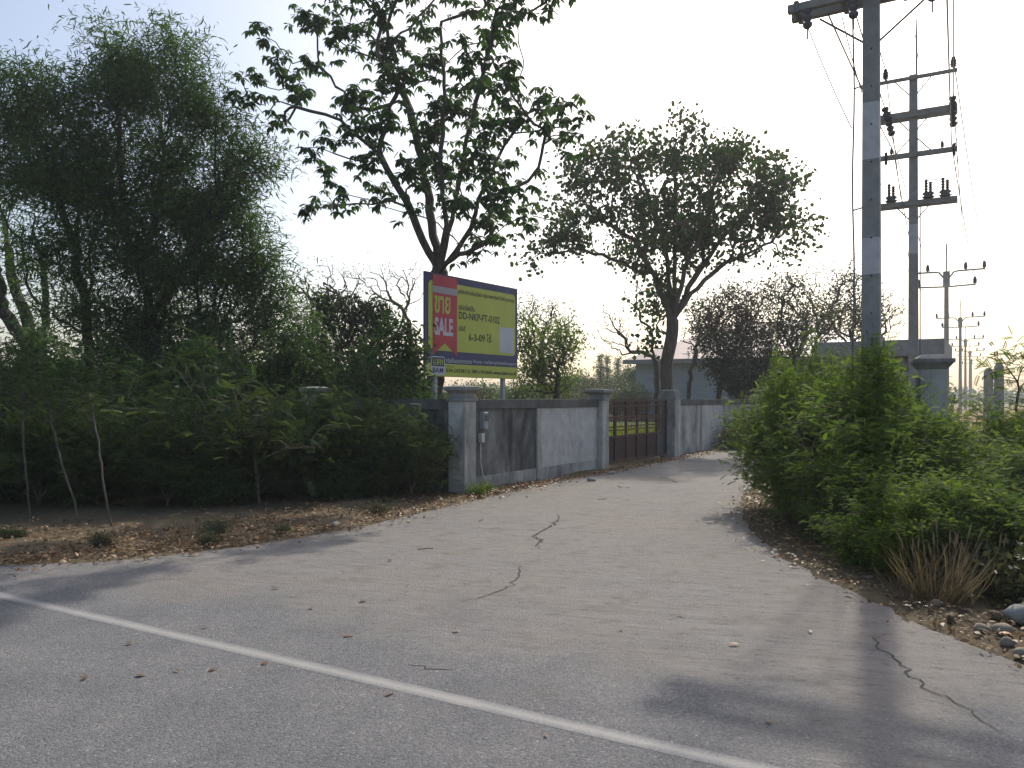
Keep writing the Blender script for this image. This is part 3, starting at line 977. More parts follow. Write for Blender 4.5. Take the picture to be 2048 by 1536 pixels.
for a in (-0.78, 1.1):
    mb = MB(); ins_pin(mb, p2 + ADIR * a - LDIR * 0.185 + z3 * (H2['A'] + 0.05), 1.15)
    mb.build('pin_insulator', M['porcelain'], up2, smooth=True)
    mb = MB(); c = p2 + ADIR * (a - 0.02) - LDIR * 0.25 + z3 * H2['B']
    ins_string(mb, c + z3 * 0.32, c - z3 * 0.62 + ADIR * (0.22 if a < 0 else 0.02), 0.115, 6)
    mb.build('strain_insulator', M['porcelain'], up2, smooth=True)
    mb = MB(); c = p2 + ADIR * (a + 0.02) - LDIR * 0.27 + z3 * H2['C']
    ins_string(mb, c + z3 * 0.16, c - z3 * 0.24, 0.05, 3)
    mb.build('fuse_cutout', M['porcelain'], up2, smooth=True)
    mb = MB(); ins_pin(mb, p2 + ADIR * (a + (0.17 if a < 0 else -0.3)) - LDIR * 0.185 + z3 * (H2['C'] + 0.07), 0.7)
    mb.build('pin_insulator', M['porcelain_grey'], up2, smooth=True)
for a in (-0.62, 0.42, 0.88):
    c = p2 + ADIR * a - LDIR * 0.17 + z3 * (H2['D'] + 0.08)
    sw = MB().lathe(c, [(0.12, 0), (0.19, 0.05), (0.11, 0.09), (0.17, 0.14), (0.16, 0.18), (0.08, 0.2)], 10).build('switch_base', M['porcelain_grey'], up2, smooth=True)
    for q, hh in ((-0.06, 0.42), (0.06, 0.34)):
        mb = MB(); ins_string(mb, c + ADIR * q + z3 * 0.18, c + ADIR * q + z3 * (0.18 + hh), 0.055, 5)
        mb.build('bushing', M['porcelain'], sw, smooth=True)
MB().tube([p2 + ADIR * 0.19 - LDIR * 0.05 + z3 * z for z in (0, 3, 6, 7.6)], 0.02).build('conduit', M['steel'], up2)
for a in (-0.8, 1.1):
    q0 = p2 + ADIR * (a + 0.1) - LDIR * 0.26
    MB().tube([q0 + z3 * 10.05, q0 + ADIR * 0.08 + z3 * 9.7, q0 - ADIR * 0.05 + z3 * 9.35], 0.011).build('jumper_wire', M['wire'], up2)
    MB().tube([q0 + z3 * 8.95, q0 - ADIR * 0.02 + z3 * 8.6, q0 - ADIR * 0.28 + z3 * 8.3], 0.011).build('jumper_wire', M['wire'], up2)
MB().tube([p2 + ADIR * 0.36 - LDIR * 0.17 + z3 * 8.42, p2 + ADIR * 0.6 - LDIR * 0.17 + z3 * 8.36, p2 + ADIR * 0.82 - LDIR * 0.17 + z3 * 8.34], 0.011).build('jumper_wire', M['wire'], up2)

# receding poles
far = [(30.0, 55.0), (48.4, 86.0), (66.6, 117.0), (83.9, 146.0), (101.5, 176.0)]
flab = ['utility pole with steel bracket arms, next in line after the four-armed pole',
        'second bracket-armed utility pole down the line from the four-armed pole',
        'third bracket-armed utility pole down the line from the four-armed pole',
        'fourth bracket-armed utility pole down the line from the four-armed pole',
        'last and smallest bracket-armed utility pole of the line']
def far_pole(p, label):
    p = np.array([*p, 0.0])
    o = empty('utility_pole', tuple(p), label, 'utility pole', 'bracket-armed poles of the power line')
    H = 10.4
    MB().frustum((p[0], p[1], -0.1), (p[0], p[1], H - 0.9), 0.36, 0.27, ADIR, LDIR).build('shaft', M['pole'], o)
    MB().box(p + z3 * (H - 0.5), (0.42, 0.36, 1.0), (ADIR, LDIR, z3)).build('head', M['arm'], o)
    MB().tube([p + z3 * (H - 0.1), p + z3 * (H + 1.9)], 0.05).build('lightning_rod', M['steel'], o)
    for s in (-1, 1):
        MB().tube([p + ADIR * s * 0.15 + z3 * (H - 0.45), p + ADIR * s * 0.45 + z3 * (H - 0.05), p + ADIR * s * 0.7 + z3 * H, p + ADIR * s * 2.3 + z3 * (H + 0.02)], 0.065).build('arm', M['arm'], o)
        MB().tube([p + ADIR * s * 0.15 + z3 * (H - 1.05), p + ADIR * s * 1.75 + z3 * (H - 1.0)], 0.06).build('arm', M['arm'], o)
        for a, z in ((2.25, H), (1.15, H), (1.7, H - 1.02)):
            mb = MB(); ins_pin(mb, p + ADIR * s * a + z3 * z, 1.7)
            mb.build('insulator', M['porcelain'], o, smooth=True)
    return o
for p, l in zip(far, flab):
    far_pole(p, l)

def catenary(a, b, sag, n=14):
    a, b = np.array(a, float), np.array(b, float)
    return [a + (b - a) * t - z3 * sag * 4 * t * (1 - t) for t in np.linspace(0, 1, n)]
wires = []
P0 = p1 - LDIR * 30
tops = [([(-1.0, 11.7), (1.0, 11.7)], 'A')]
def conductor(pts_list, r, label):
    pts = []
    for i, (a, b) in enumerate(zip(pts_list[:-1], pts_list[1:])):
        L = np.linalg.norm(np.array(b) - np.array(a))
        c = catenary(a, b, L * L * 0.00022 + 0.05)
        pts += c if i == 0 else c[1:]
    o = MB().tube(pts, r, 4).build('power_cable', M['wire'])
    tag(o, label, 'cable', 'overhead conductors between the poles')
fp3 = [np.array([*q, 0]) for q in far]
clab = 'thin overhead power cable strung from pole to pole'
for (a1, z1), (a2, z2), (a3, z3_) in (((-1.05, 11.6), (-0.78, 12.02), (-2.25, 10.9)), ((1.05, 11.6), (1.1, 12.02), (2.25, 10.9)),
                                     ((-1.05, 10.6), (-0.78, 10.75), (-1.15, 10.9)), ((1.05, 10.6), (1.1, 10.75), (1.15, 10.9)),
                                     ((-0.9, 8.2), (-0.55, 9.4), (-1.7, 9.9)), ((0.95, 8.2), (1.05, 9.4), (1.7, 9.9))):
    pl = [p1 - LDIR * 30 + ADIR * a1 + z3 * z1, p1 + ADIR * a1 + z3 * z1, p2 + ADIR * a2 - LDIR * 0.19 + z3 * z2] + [q + ADIR * a3 + z3 * z3_ for q in fp3]
    conductor(pl, 0.016, clab)
conductor([p1 + z3 * 11.9, p2 + z3 * 13.4] + [q + z3 * 12.2 for q in fp3], 0.008, 'thin earth cable strung over the tips of the poles')
conductor([p1 - ADIR * 0.9 + z3 * 7.3, p1 - ADIR * 0.26 - LDIR * 0.05 + z3 * 5.6], 0.009, 'short slack cable from cross-arm end down to the near pole')
conductor([p1 - ADIR * 0.4 + z3 * 7.3, p1 - ADIR * 0.12 - LDIR * 0.1 + z3 * 6.1], 0.009, 'short cable from cross-arm middle down to the near pole')

# ------------------------------------------------------------------ plants
def resample(pts, step):
    pts = [np.array(p, float) for p in pts]
    out = [pts[0]]
    for a, b in zip(pts[:-1], pts[1:]):
        n = max(1, int(round(np.linalg.norm(b - a) / step)))
        out += [a + (b - a) * (i + 1) / n for i in range(n)]
    return out

def grow(trunks, targets, r, bf=0.45, step=0.35, wob=0.05, curve=0.35, up=0.6):
    nodes, par, pl, dirs, free = [], [], [], [], []
    for k, tr in enumerate(trunks):
        for i, p in enumerate(tr if k else resample(tr, step)):
            pass
    for k, tr in enumerate(trunks):
        if k == 0:
            rp = resample(tr, step)
            s_par = -1
        else:
            p0 = np.array(tr[0])
            s_par = int(np.argmin(np.linalg.norm(np.array(nodes) - p0, axis=1)))
            rp = resample([nodes[s_par]] + list(tr[1:]), step)[1:]
        last = s_par
        for i, p in enumerate(rp):
            q = p + (r.normal(0, wob * 0.6, 3) if i else 0)
            nodes.append(q); par.append(last)
            pl.append(0 if last < 0 else pl[last] + np.linalg.norm(q - nodes[last]))
            dirs.append((q - nodes[last]) / (np.linalg.norm(q - nodes[last]) + 1e-9) if last >= 0 else np.array([0, 0, 1.0]))
            free.append(i / max(1, len(rp) - 1) if k == 0 else 1.0)
            last = len(nodes) - 1
    cap = len(nodes) + sum(2 + int(12 / step) for _ in range(len(targets)))
    N = np.zeros((cap, 3)); PLn = np.zeros(cap); FR = np.zeros(cap)
    n = len(nodes)
    N[:n] = nodes; PLn[:n] = pl; FR[:n] = free
    root = N[0]
    order = np.argsort(np.linalg.norm(targets - root, axis=1))
    tips = []
    for ti in order:
        t = targets[ti]
        d = np.linalg.norm(N[:n] - t, axis=1)
        hz = np.linalg.norm((N[:n] - t)[:, :2], axis=1)
        cost = d + bf * PLn[:n] + up * np.maximum(0, N[:n, 2] - t[2] + 0.25 * hz) + np.where(FR[:n] < 0.45, 50, 0)
        j = int(np.argmin(cost))
        D = d[j]
        if D < 0.04:
            tips.append(j); continue
        ns = max(1, int(math.ceil(D / step)))
        c = N[j] + dirs[j] * D * curve
        last = j
        for i in range(1, ns + 1):
            s = i / ns
            q = (1 - s) ** 2 * N[j] + 2 * s * (1 - s) * c + s * s * t
            if i < ns:
                q = q + r.normal(0, wob, 3)
            if n >= cap:
                break
            N[n] = q; FR[n] = 1
            seg = np.linalg.norm(q - N[last])
            PLn[n] = PLn[last] + seg
            par.append(last); dirs.append((q - N[last]) / (seg + 1e-9))
            last = n
            n += 1
        tips.append(last)
    return N[:n], np.array(par), np.array(dirs), np.array(tips)

def branch_mesh(name, N, par, dirs, tips, r_tip, r_base, sides=6, origin=(0, 0, 0), flare=1.35, pick=None):
    n = len(N)
    cnt = np.zeros(n)
    for t in tips:
        cnt[t] += 1
    for i in range(n - 1, 0, -1):
        if par[i] >= 0:
            cnt[par[i]] += cnt[i]
    cnt = np.maximum(cnt, 1)
    e = math.log(max(r_base / r_tip, 1.01)) / math.log(max(cnt[0], 2))
    rad = r_tip * cnt ** e
    rad[0] *= flare
    best = np.full(n, -1)
    for i in range(1, n):
        p = par[i]
        if p >= 0 and (best[p] < 0 or rad[i] > rad[best[p]]):
            best[p] = i
    c = np.arange(1, n)
    c = c[par[1:] >= 0]
    if pick is not None:
        c = c[pick[c]]
    p = par[c]
    main = best[p] == c
    ed = N[c] - N[p]
    ed /= np.linalg.norm(ed, axis=1)[:, None] + 1e-9
    d0 = np.where(main[:, None], dirs[p], ed)
    d1 = np.where(best[c][:, None] >= 0, dirs[c], ed)
    r0_ = np.where(main, rad[p], np.minimum(rad[c] * 1.15, rad[p]))
    ref = np.where(np.abs(ed[:, 2:3]) < 0.8, np.array([[0, 0, 1.0]]), np.array([[1.0, 0, 0]]))
    rings = []
    for cen, dd, rr in ((N[p], d0, r0_), (N[c], d1, rad[c])):
        a = ref - dd * np.sum(ref * dd, axis=1)[:, None]
        a /= np.linalg.norm(a, axis=1)[:, None] + 1e-9
        b = np.cross(dd, a)
        an = np.arange(sides) * 2 * math.pi / sides
        rings.append(cen[:, None] + (a[:, None] * np.cos(an)[None, :, None] + b[:, None] * np.sin(an)[None, :, None]) * rr[:, None, None])
    V = np.concatenate(rings, 1)
    m = len(c)
    k = np.arange(sides)
    q = np.stack([k, (k + 1) % sides, (k + 1) % sides + sides, k + sides], -1)
    quads = (np.arange(m)[:, None, None] * 2 * sides + q[None]).reshape(-1, 4)
    return np_mesh(name, V.reshape(-1, 3) - np.array(origin), quads, smooth=True), rad

# leaf outlines: (along, across, lift), quads, tris
T_OVAL = (np.array([(0, 0, 0), (.3, .42, .05), (.3, -.42, .05), (.62, .5, .03), (.62, -.5, .03), (1, 0, -.12)]), [(0, 2, 4, 3), ], [(0, 3, 1), (3, 4, 5)])
T_OVAL = (np.array([(0, 0, 0), (.35, .5, .04), (.35, -.5, .04), (.7, .38, 0), (.7, -.38, 0), (1, 0, -.12)]), [(1, 2, 4, 3)], [(0, 2, 1), (3, 4, 5)])
T_ROUND = (np.array([(0, 0, 0), (.2, .45, .05), (.2, -.45, .05), (.65, .52, 0), (.65, -.52, 0), (1, .12, -.1), (1, -.12, -.1)]), [(1, 2, 4, 3), (3, 4, 6, 5)], [(0, 2, 1)])
T_SICKLE = (np.array([(0, 0, 0), (.3, .5, .13), (.3, -.5, .13), (.68, .42, .10), (.68, -.42, .10), (1, 0, -.08)]), [(1, 2, 4, 3)], [(0, 2, 1), (3, 4, 5)])
T_DIAM = (np.array([(0, 0, 0), (.5, .5, .04), (.5, -.5, .04), (1, 0, -.05)]), [(0, 2, 3, 1)], [])
def pinnate(n=8, ll=0.5, lw=0.16):
    V, Q = [], []
    for i in range(n):
        u = 0.18 + 0.80 * i / (n - 1)
        lift = -0.28 * u * u
        le = ll * (1 - 0.45 * abs(u - 0.5))
        for s in (-1, 1):
            b = len(V)
            V += [(u, 0, lift), (u + lw * .6, s * le * .5, lift + 0.03), (u + lw * .5, s * le, lift - 0.06), (u - lw * .35, s * le * .5, lift + 0.02)]
            Q.append((b, b + 1, b + 2, b + 3) if s < 0 else (b + 3, b + 2, b + 1, b))
    b = len(V)
    V += [(0, .012, 0), (0, -.012, 0), (1, -.008, -.28), (1, .008, -.28)]
    Q.append((b, b + 1, b + 2, b + 3))
    return (np.array(V), Q, [])
T_PIN = pinnate()
T_PINF = pinnate(10, 0.32, 0.085)

def unit(a):
    return a / (np.linalg.norm(a, axis=-1, keepdims=True) + 1e-9)

def leaf_mesh(name, pos, d, nrm, L, W, tpl, r, origin=(0, 0, 0), rnd=None):
    d = unit(d)
    nrm = nrm - d * np.sum(nrm * d, 1)[:, None]
    nrm = unit(nrm)
    b = np.cross(nrm, d)
    tv, tq, tt = tpl
    m, k = len(pos), len(tv)
    V = pos[:, None] + L[:, None, None] * (tv[None, :, 0:1] * d[:, None] + tv[None, :, 2:3] * nrm[:, None]) + W[:, None, None] * tv[None, :, 1:2] * b[:, None]
    base = np.arange(m)[:, None, None] * k
    quads = (base + np.array(tq)[None]).reshape(-1, 4) if len(tq) else None
    tris = (base + np.array(tt)[None]).reshape(-1, 3) if len(tt) else None
    if rnd is None:
        rnd = r.random(m)
    return np_mesh(name, V.reshape(-1, 3) - np.array(origin), quads, tris, rnd=np.repeat(rnd, k))

def sph(r, n):
    return unit(r.normal(0, 1, (n, 3)))

def lobe_targets(lobes, d, r, dens, depth=0.8, shell=0.55, clump=0, sig=0.22):
    """tips spread through ellipsoid lobes of the crown; lobes: bearing, height, half width, half height [, distance offset]"""
    out = []
    for lb in lobes:
        x, y, rx, ry = lb[:4]
        dd = d + (lb[4] if len(lb) > 4 else 0)
        c = P(x, y, dd)
        ax_, az = rx / FPX * dd, ry / FPX * dd
        ay = math.sqrt(ax_ * az) * depth
        n = max(3, int(dens * ax_ * az * (ay + 0.4) ** 0.5))
        q = sph(r, n) * (shell + (1 - shell) * r.random((n, 1))) ** 0.8
        t_ = c + q * np.array([ax_, ay, az])
        if clump:
            nc = max(2, n // clump)
            t_ = t_[r.integers(0, nc, n)] + r.normal(0, sig, (n, 3)) * np.array([1, 1, 0.7])
        out.append(t_)
    return np.concatenate(out)

def leaves_for(kind, tips, tipdir, r, origin, mult=1.0):
    n = len(tips)
    if kind == 'whorl':
        k = max(1, int(round(3 * mult)))
        c = np.repeat(tips, k, 0) + r.normal(0, 0.16, (n * k, 3))
        m = 8
        th = r.random((n * k, m)) * 0.5 + np.arange(m)[None] * 2 * math.pi / m + r.random((n * k, 1)) * 6
        dn = -r.uniform(0.15, 1.3, (n * k, m))
        d = np.stack([np.cos(th), np.sin(th), dn], -1).reshape(-1, 3)
        pos = np.repeat(c, m, 0) + d * 0.02
        L = r.uniform(0.14, 0.25, len(pos)); W = L * r.uniform(0.36, 0.46, len(pos))
        return leaf_mesh('crown', pos, d, np.array([[0, 0, 1.0]]) + r.normal(0, 0.25, (len(pos), 3)), L, W, T_OVAL, r, origin)
    if kind == 'round':
        k = int(round(14 * mult))
        pos = np.repeat(tips, k, 0) + r.normal(0, 0.2, (n * k, 3))
        d = sph(r, n * k) * 0.8 + np.array([0, 0, -0.9])
        L = r.uniform(0.09, 0.16, n * k); W = L * r.uniform(0.85, 1.05, n * k)
        return leaf_mesh('crown', pos, d, sph(r, n * k), L, W, T_ROUND, r, origin)
    if kind == 'sickle':
        k = int(round(30 * mult))
        pos = np.repeat(tips, k, 0) + r.normal(0, 0.22, (n * k, 3)) * np.array([1, 1, 1.1])
        out = unit(np.repeat(tipdir, k, 0) + r.normal(0, 0.75, (n * k, 3)))
        d = out + np.array([0, 0, -0.45])
        L = r.uniform(0.15, 0.25, n * k); W = L * r.uniform(0.11, 0.16, n * k)
        return leaf_mesh('crown', pos, d, np.array([[0, 0, 1.0]]) + r.normal(0, 0.7, (n * k, 3)), L, W, T_SICKLE, r, origin)
    if kind == 'ellip':
        k = int(round(16 * mult))
        pos = np.repeat(tips, k, 0) + r.normal(0, 0.16, (n * k, 3))
        d = sph(r, n * k) + np.array([0, 0, -0.35])
        L = r.uniform(0.12, 0.2, n * k); W = L * r.uniform(0.28, 0.36, n * k)
        return leaf_mesh('crown', pos, d, sph(r, n * k) + np.array([0, 0, 0.8]), L, W, T_OVAL, r, origin)
    if kind == 'scrub':
        k = int(round(24 * mult))
        pos = np.repeat(tips, k, 0) + r.normal(0, 0.24, (n * k, 3))
        d = sph(r, n * k)
        L = r.uniform(0.09, 0.17, n * k); W = L * 0.5
        return leaf_mesh('crown', pos, d, sph(r, n * k), L, W, T_DIAM, r, origin)
    if kind == 'small':
        k = int(round(16 * mult))
        pos = np.repeat(tips, k, 0) + r.normal(0, 0.17, (n * k, 3))
        d = sph(r, n * k)
        L = r.uniform(0.06, 0.11, n * k); W = L * 0.55
        return leaf_mesh('crown', pos, d, sph(r, n * k), L, W, T_DIAM, r, origin)
    if kind in ('pinnate', 'feather'):
        k = int(round((5 if kind == 'pinnate' else 6) * mult))
        pos = np.repeat(tips, k, 0) + r.normal(0, 0.10, (n * k, 3))
        d = np.repeat(tipdir, k, 0) * 0.5 + sph(r, n * k) * np.array([1, 1, 0.6]) + np.array([0, 0, 0.1])
        if kind == 'pinnate':
            L = r.uniform(0.07, 0.14, n * k); W = L * r.uniform(0.38, 0.5, n * k)
            return leaf_mesh('crown', pos, d, np.array([[0, 0, 1.0]]) + r.normal(0, 0.45, (n * k, 3)), L, W, T_PIN, r, origin)
        L = r.uniform(0.15, 0.27, n * k); W = L * r.uniform(0.55, 0.8, n * k)
        return leaf_mesh('crown', pos, d, np.array([[0, 0, 1.0]]) + r.normal(0, 0.45, (n * k, 3)), L, W, T_PINF, r, origin)

def tree(name, label, trunks, targets, kind, leafmat, barkmat, r_tip, r_base, seed, bf=0.45, step=0.35, wob=0.04, curve=0.35, mult=1.0, group=None, cat='tree', extra=None, leaf_frac=1.0, split=0.5, up=0.6):
    r = np.random.default_rng(seed)
    N, par, dirs, tips = grow(trunks, targets, r, bf, step, wob, curve, up)
    base = np.array([N[0][0], N[0][1], 0.0])
    o = empty(name, tuple(base), label, cat, group)
    nt0 = len(resample(trunks[0], step))
    comp = np.full(len(N), -1)
    for i in range(nt0, len(N)):
        p = par[i]
        comp[i] = i if p < nt0 else comp[p]
    ids, cn = np.unique(comp[nt0:], return_counts=True)
    big = [int(c) for c in ids[np.argsort(-cn)][:12]]
    groups = [('trunk', [-1])] + [('limb', [c]) for c in big]
    rest = [int(c) for c in ids if int(c) not in big]
    if rest:
        groups.append(('twigs', rest))
    for nm, sel in groups:
        me, rad = branch_mesh(nm, N, par, dirs, tips, r_tip, r_base, 8 if nm == 'trunk' else 5, base, pick=np.isin(comp, sel))
        if len(me.polygons):
            ob = link(nm, me, M[barkmat], o)
            if nm == 'twigs':
                ob['kind'] = 'stuff'
    sel = tips if leaf_frac >= 1 else tips[r.random(len(tips)) < leaf_frac]
    if len(sel):
        cm = leaves_for(kind, N[sel], dirs[sel], r, base, mult)
        tag(link('crown', cm, M[leafmat], o), kind='stuff')
    if extra is not None:
        tt = lobe_targets(extra[0], extra[1], r, extra[2])
        me = leaves_for(extra[3], tt, sph(r, len(tt)), r, base, extra[5])
        me.name = 'foliage'
        tag(link('foliage', me, M[extra[4]], o), kind='stuff')
    return o, N, dirs, tips

# --- big-leaf tree behind the billboard
r = np.random.default_rng(21)
D1 = 19.6
cl = [(525, 65, 26), (560, 120, 26), (505, 150, 24), (535, 205, 26), (605, 175, 36), (625, 120, 28), (575, 245, 24), (480, 190, 8),
      (632, 22, 38), (690, 62, 46), (745, 30, 32), (765, 105, 46), (832, 45, 24), (868, 62, 22), (950, 25, 26), (1000, 25, 32), (940, 95, 32), (1035, 40, 22), (880, -30, 40), (800, -40, 50), (700, -35, 40), (960, -40, 40), (1010, -30, 30), (760, -110, 50), (860, -120, 50), (940, -110, 45), (1060, -60, 48), (1100, -30, 40), (1110, -80, 40), (660, -90, 40),
      (720, 200, 44), (800, 165, 48), (870, 130, 40), (905, 200, 50), (860, 262, 46), (770, 255, 46), (685, 262, 34), (632, 292, 26), (650, 345, 24), (955, 160, 40), (1010, 120, 36), (1030, 180, 40), (1085, 205, 36), (1140, 228, 36), (1150, 255, 26), (1090, 268, 32), (1020, 250, 40), (960, 255, 44), (985, 70, 30),
      (690, 385, 24), (612, 412, 18), (655, 418, 24), (755, 385, 32), (820, 335, 44), (885, 330, 48), (950, 325, 46), (1005, 335, 36), (1055, 355, 26), (985, 395, 46), (905, 400, 40), (955, 450, 34), (1005, 430, 36), (940, 505, 26), (975, 485, 24), (825, 425, 26), (735, 320, 34), (1055, 430, 14)]
tg = lobe_targets([(x, y, s * 1.08, s * 0.8, r.uniform(-1.7, 1.7) - (3.5 if x > 985 and y < 300 else (1.6 if x > 920 else 0))) for x, y, s in cl], D1, r, 62, 0.9, 0.15)
b1 = P(872, 798, D1); b1[2] = -0.1
fk = P(880, 545, D1)
trunk1 = [[b1, P(868, 700, D1), P(872, 600, D1), fk],
          [fk, P(845, 480, D1), P(810, 400, D1 - .3), P(760, 310, D1 - .5), P(680, 240, D1 - .7), P(560, 205, D1 - 1)],
          [fk, P(868, 470, D1 + .3), P(850, 350, D1 + .5), P(820, 220, D1 + .7), P(770, 110, D1 + .8), P(700, 20, D1 + 1)],
          [fk, P(890, 450, D1), P(880, 330, D1 - .2), P(890, 200, D1 - .4), P(880, 60, D1 - .5)],
          [fk, P(930, 480, D1 - .3), P(960, 400, D1 - .9), P(1010, 290, D1 - 2.0), P(1090, 190, D1 - 3.0)],
          [fk, P(905, 440, D1 - .4), P(930, 300, D1 - 1.1), P(965, 150, D1 - 2.2), P(1000, 20, D1 - 3.0)]]
tree('broad_leaf_tree', 'tall tree with drooping clusters of broad leaves behind the billboard', trunk1, tg, 'whorl', 'lf_big', 'bark', 0.006, 0.23, 21, bf=0.25, mult=1.0, split=0.3)
# bare shoots above its crown
# --- round-leaf tree behind the gate
r = np.random.default_rng(22)
D2 = 28.0
tg = lobe_targets([(1340, 380, 250, 120), (1330, 290, 120, 48), (1230, 310, 60, 40), (1540, 390, 80, 80, 1), (1585, 470, 55, 60, 1), (1130, 420, 80, 75, -1), (1095, 490, 45, 45, -1), (1180, 340, 60, 40), (1440, 300, 70, 50), (1340, 480, 190, 70), (1330, 600, 55, 70), (1480, 510, 60, 22), (1545, 335, 40, 35, 1), (1360, 250, 60, 20), (1240, 260, 30, 15), (1500, 440, 90, 60), (1290, 700, 26, 40, -1)], D2, r, 38, 0.9, 0.3, 6, 0.26)
b2 = P(1333, 798, D2); b2[2] = -0.1
fk = P(1345, 640, D2)
trunk2 = [[b2, P(1335, 720, D2), fk],
          [fk, P(1310, 560, D2), P(1270, 480, D2 - .4), P(1180, 430, D2 - .8), P(1110, 440, D2 - 1)],
          [fk, P(1335, 520, D2 + .3), P(1300, 400, D2 + .5), P(1270, 320, D2 + .6)],
          [fk, P(1350, 520, D2), P(1350, 400, D2 - .3), P(1350, 290, D2 - .4)],
          [fk, P(1385, 560, D2 + .2), P(1440, 480, D2 + .6), P(1520, 400, D2 + 1)],
          [fk, P(1380, 590, D2 - .3), P(1450, 525, D2 - .2), P(1560, 480, D2 + .6)],
          [fk, P(1370, 540, D2 - .5), P(1420, 420, D2 - .9), P(1440, 320, D2 - 1)]]
tree('round_leaf_tree', 'spreading tree with small rounded leaves and many limbs behind the gate', trunk2, tg, 'round', 'lf_round', 'bark_t2', 0.008, 0.22, 22, bf=0.3, mult=0.66, split=0.28)

# --- acacias behind the front wall
D3 = 19.5
def acacia(label, seed, trunks, lobes, d, dens, mult, rb):
    r = np.random.default_rng(seed)
    tg = lobe_targets([(a, b, c * 1.12, e * 1.15) for a, b, c, e in lobes], d, r, dens, 0.9, 0.2, 11, 0.25)
    tree('acacia_tree', label, trunks, tg, 'sickle', 'lf_acacia', 'bark_dark', 0.005, rb, seed, bf=0.3, mult=mult, group='sickle-leaved trees behind the front wall', split=0.3)
ba = P(330, 798, D3); ba[2] = -0.1
acacia('tallest sickle-leaved acacia with feathery crown top behind the front wall', 31,
       [[ba, P(318, 720, D3), P(300, 640, D3), P(290, 560, D3)], [P(290, 560, D3), P(255, 470, D3), P(240, 330, D3 - .5), P(230, 180, D3 - .6)], [P(290, 560, D3), P(310, 430, D3 + .5), P(330, 300, D3 + .7), P(300, 140, D3 + .8)], [P(300, 640, D3), P(380, 520, D3 - .4), P(430, 380, D3 - .6), P(430, 240, D3 - .7)]],
       [(290, 150, 90, 80), (200, 70, 34, 34), (330, 95, 56, 40), (230, 150, 50, 60), (250, 270, 110, 90), (420, 215, 80, 70), (490, 300, 62, 90), (390, 370, 100, 100), (460, 450, 75, 70), (280, 410, 110, 90), (330, 520, 100, 60), (375, 150, 40, 40), (245, 500, 70, 60), (330, 600, 90, 60), (420, 560, 60, 60)], D3, 80, 1.1, 0.15)
D3b = 19.2
bb = P(175, 798, D3b); bb[2] = -0.1
acacia('dense dark acacia between the old leaning tree and the tallest acacia', 32,
       [[bb, P(180, 700, D3b), P(165, 600, D3b), P(150, 500, D3b)], [P(150, 500, D3b), P(110, 380, D3b), P(70, 240, D3b)], [P(150, 500, D3b), P(160, 380, D3b + .6), P(140, 220, D3b + .7)]],
       [(60, 190, 80, 62), (120, 170, 40, 40), (130, 280, 80, 80), (30, 290, 70, 80), (150, 400, 80, 80), (60, 390, 80, 60), (190, 520, 75, 70), (140, 600, 50, 60), (215, 620, 55, 70), (170, 330, 60, 80), (100, 480, 60, 50), (240, 690, 60, 50), (20, 200, 50, 60)], D3b, 88, 1.1, 0.13)
D3c = 20.0
bc = P(385, 798, D3c); bc[2] = -0.1
acacia('lower acacia with kinked pale trunk leaning over the front wall', 33,
       [[bc, P(392, 700, D3c), P(396, 610, D3c), P(388, 540, D3c)], [P(388, 540, D3c), P(420, 500, D3c), P(470, 520, D3c - .4), P(540, 560, D3c - .6)], [P(388, 540, D3c), P(380, 470, D3c), P(360, 420, D3c)]],
       [(520, 540, 52, 40), (470, 590, 66, 56), (570, 585, 46, 36), (600, 640, 34, 40), (430, 650, 60, 50), (340, 640, 56, 50), (400, 460, 60, 50), (540, 640, 50, 40), (290, 670, 56, 50), (480, 540, 60, 50), (500, 680, 60, 40)], D3c, 95, 1.0, 0.12)

# --- old tree with thick leaning limbs at the left
r = np.random.default_rng(41)
D4 = 24.0
b4 = P(82, 798, D4); b4[2] = -0.1
tr4 = [[b4, P(80, 750, D4), P(72, 720, D4)], [P(72, 720, D4), P(40, 670, D4), P(5, 620, D4), P(-40, 560, D4)], [P(72, 720, D4), P(60, 650, D4 + .4), P(25, 570, D4 + .5), P(15, 480, D4 + .5), P(0, 380, D4 + .5)],
       [P(72, 720, D4), P(100, 670, D4 - .3), P(118, 620, D4 - .4), P(135, 560, D4 - .4)], [P(72, 720, D4), P(90, 650, D4 + .2), P(95, 590, D4 + .3), P(80, 500, D4 + .3)]]
tg = lobe_targets([(60, 605, 80, 18), (40, 690, 70, 24), (110, 690, 50, 26), (0, 560, 60, 40), (60, 520, 70, 30), (130, 725, 26, 16), (-40, 470, 60, 70), (20, 430, 50, 60)], D4, r, 45, 0.9, 0.3)
tree('old_leaning_tree', 'old tree with thick fanned limbs and bright leaf sprays at wall end', tr4, tg, 'feather', 'lf_bright', 'bark_dark', 0.012, 0.42, 41, bf=0.3, mult=0.8, leaf_frac=0.7, split=0.22)

# --- dark mango-like tree
r = np.random.default_rng(51)
D5 = 23.0
b5 = P(668, 798, D5); b5[2] = -0.1
tg = lobe_targets([(690, 640, 84, 56), (650, 600, 52, 28), (745, 620, 46, 36), (625, 690, 50, 50), (705, 710, 66, 40), (760, 670, 36, 40), (640, 740, 40, 30)], D5, r, 120, 0.9, 0.2)
tree('mango_tree', 'dense dark leathery-leaved tree left of the billboard', [[b5, P(670, 740, D5), P(680, 690, D5)], [P(680, 690, D5), P(720, 640, D5)], [P(680, 690, D5), P(650, 640, D5)]], tg, 'ellip', 'lf_mango', 'bark_dark', 0.01, 0.13, 51, bf=0.35, mult=1.0)

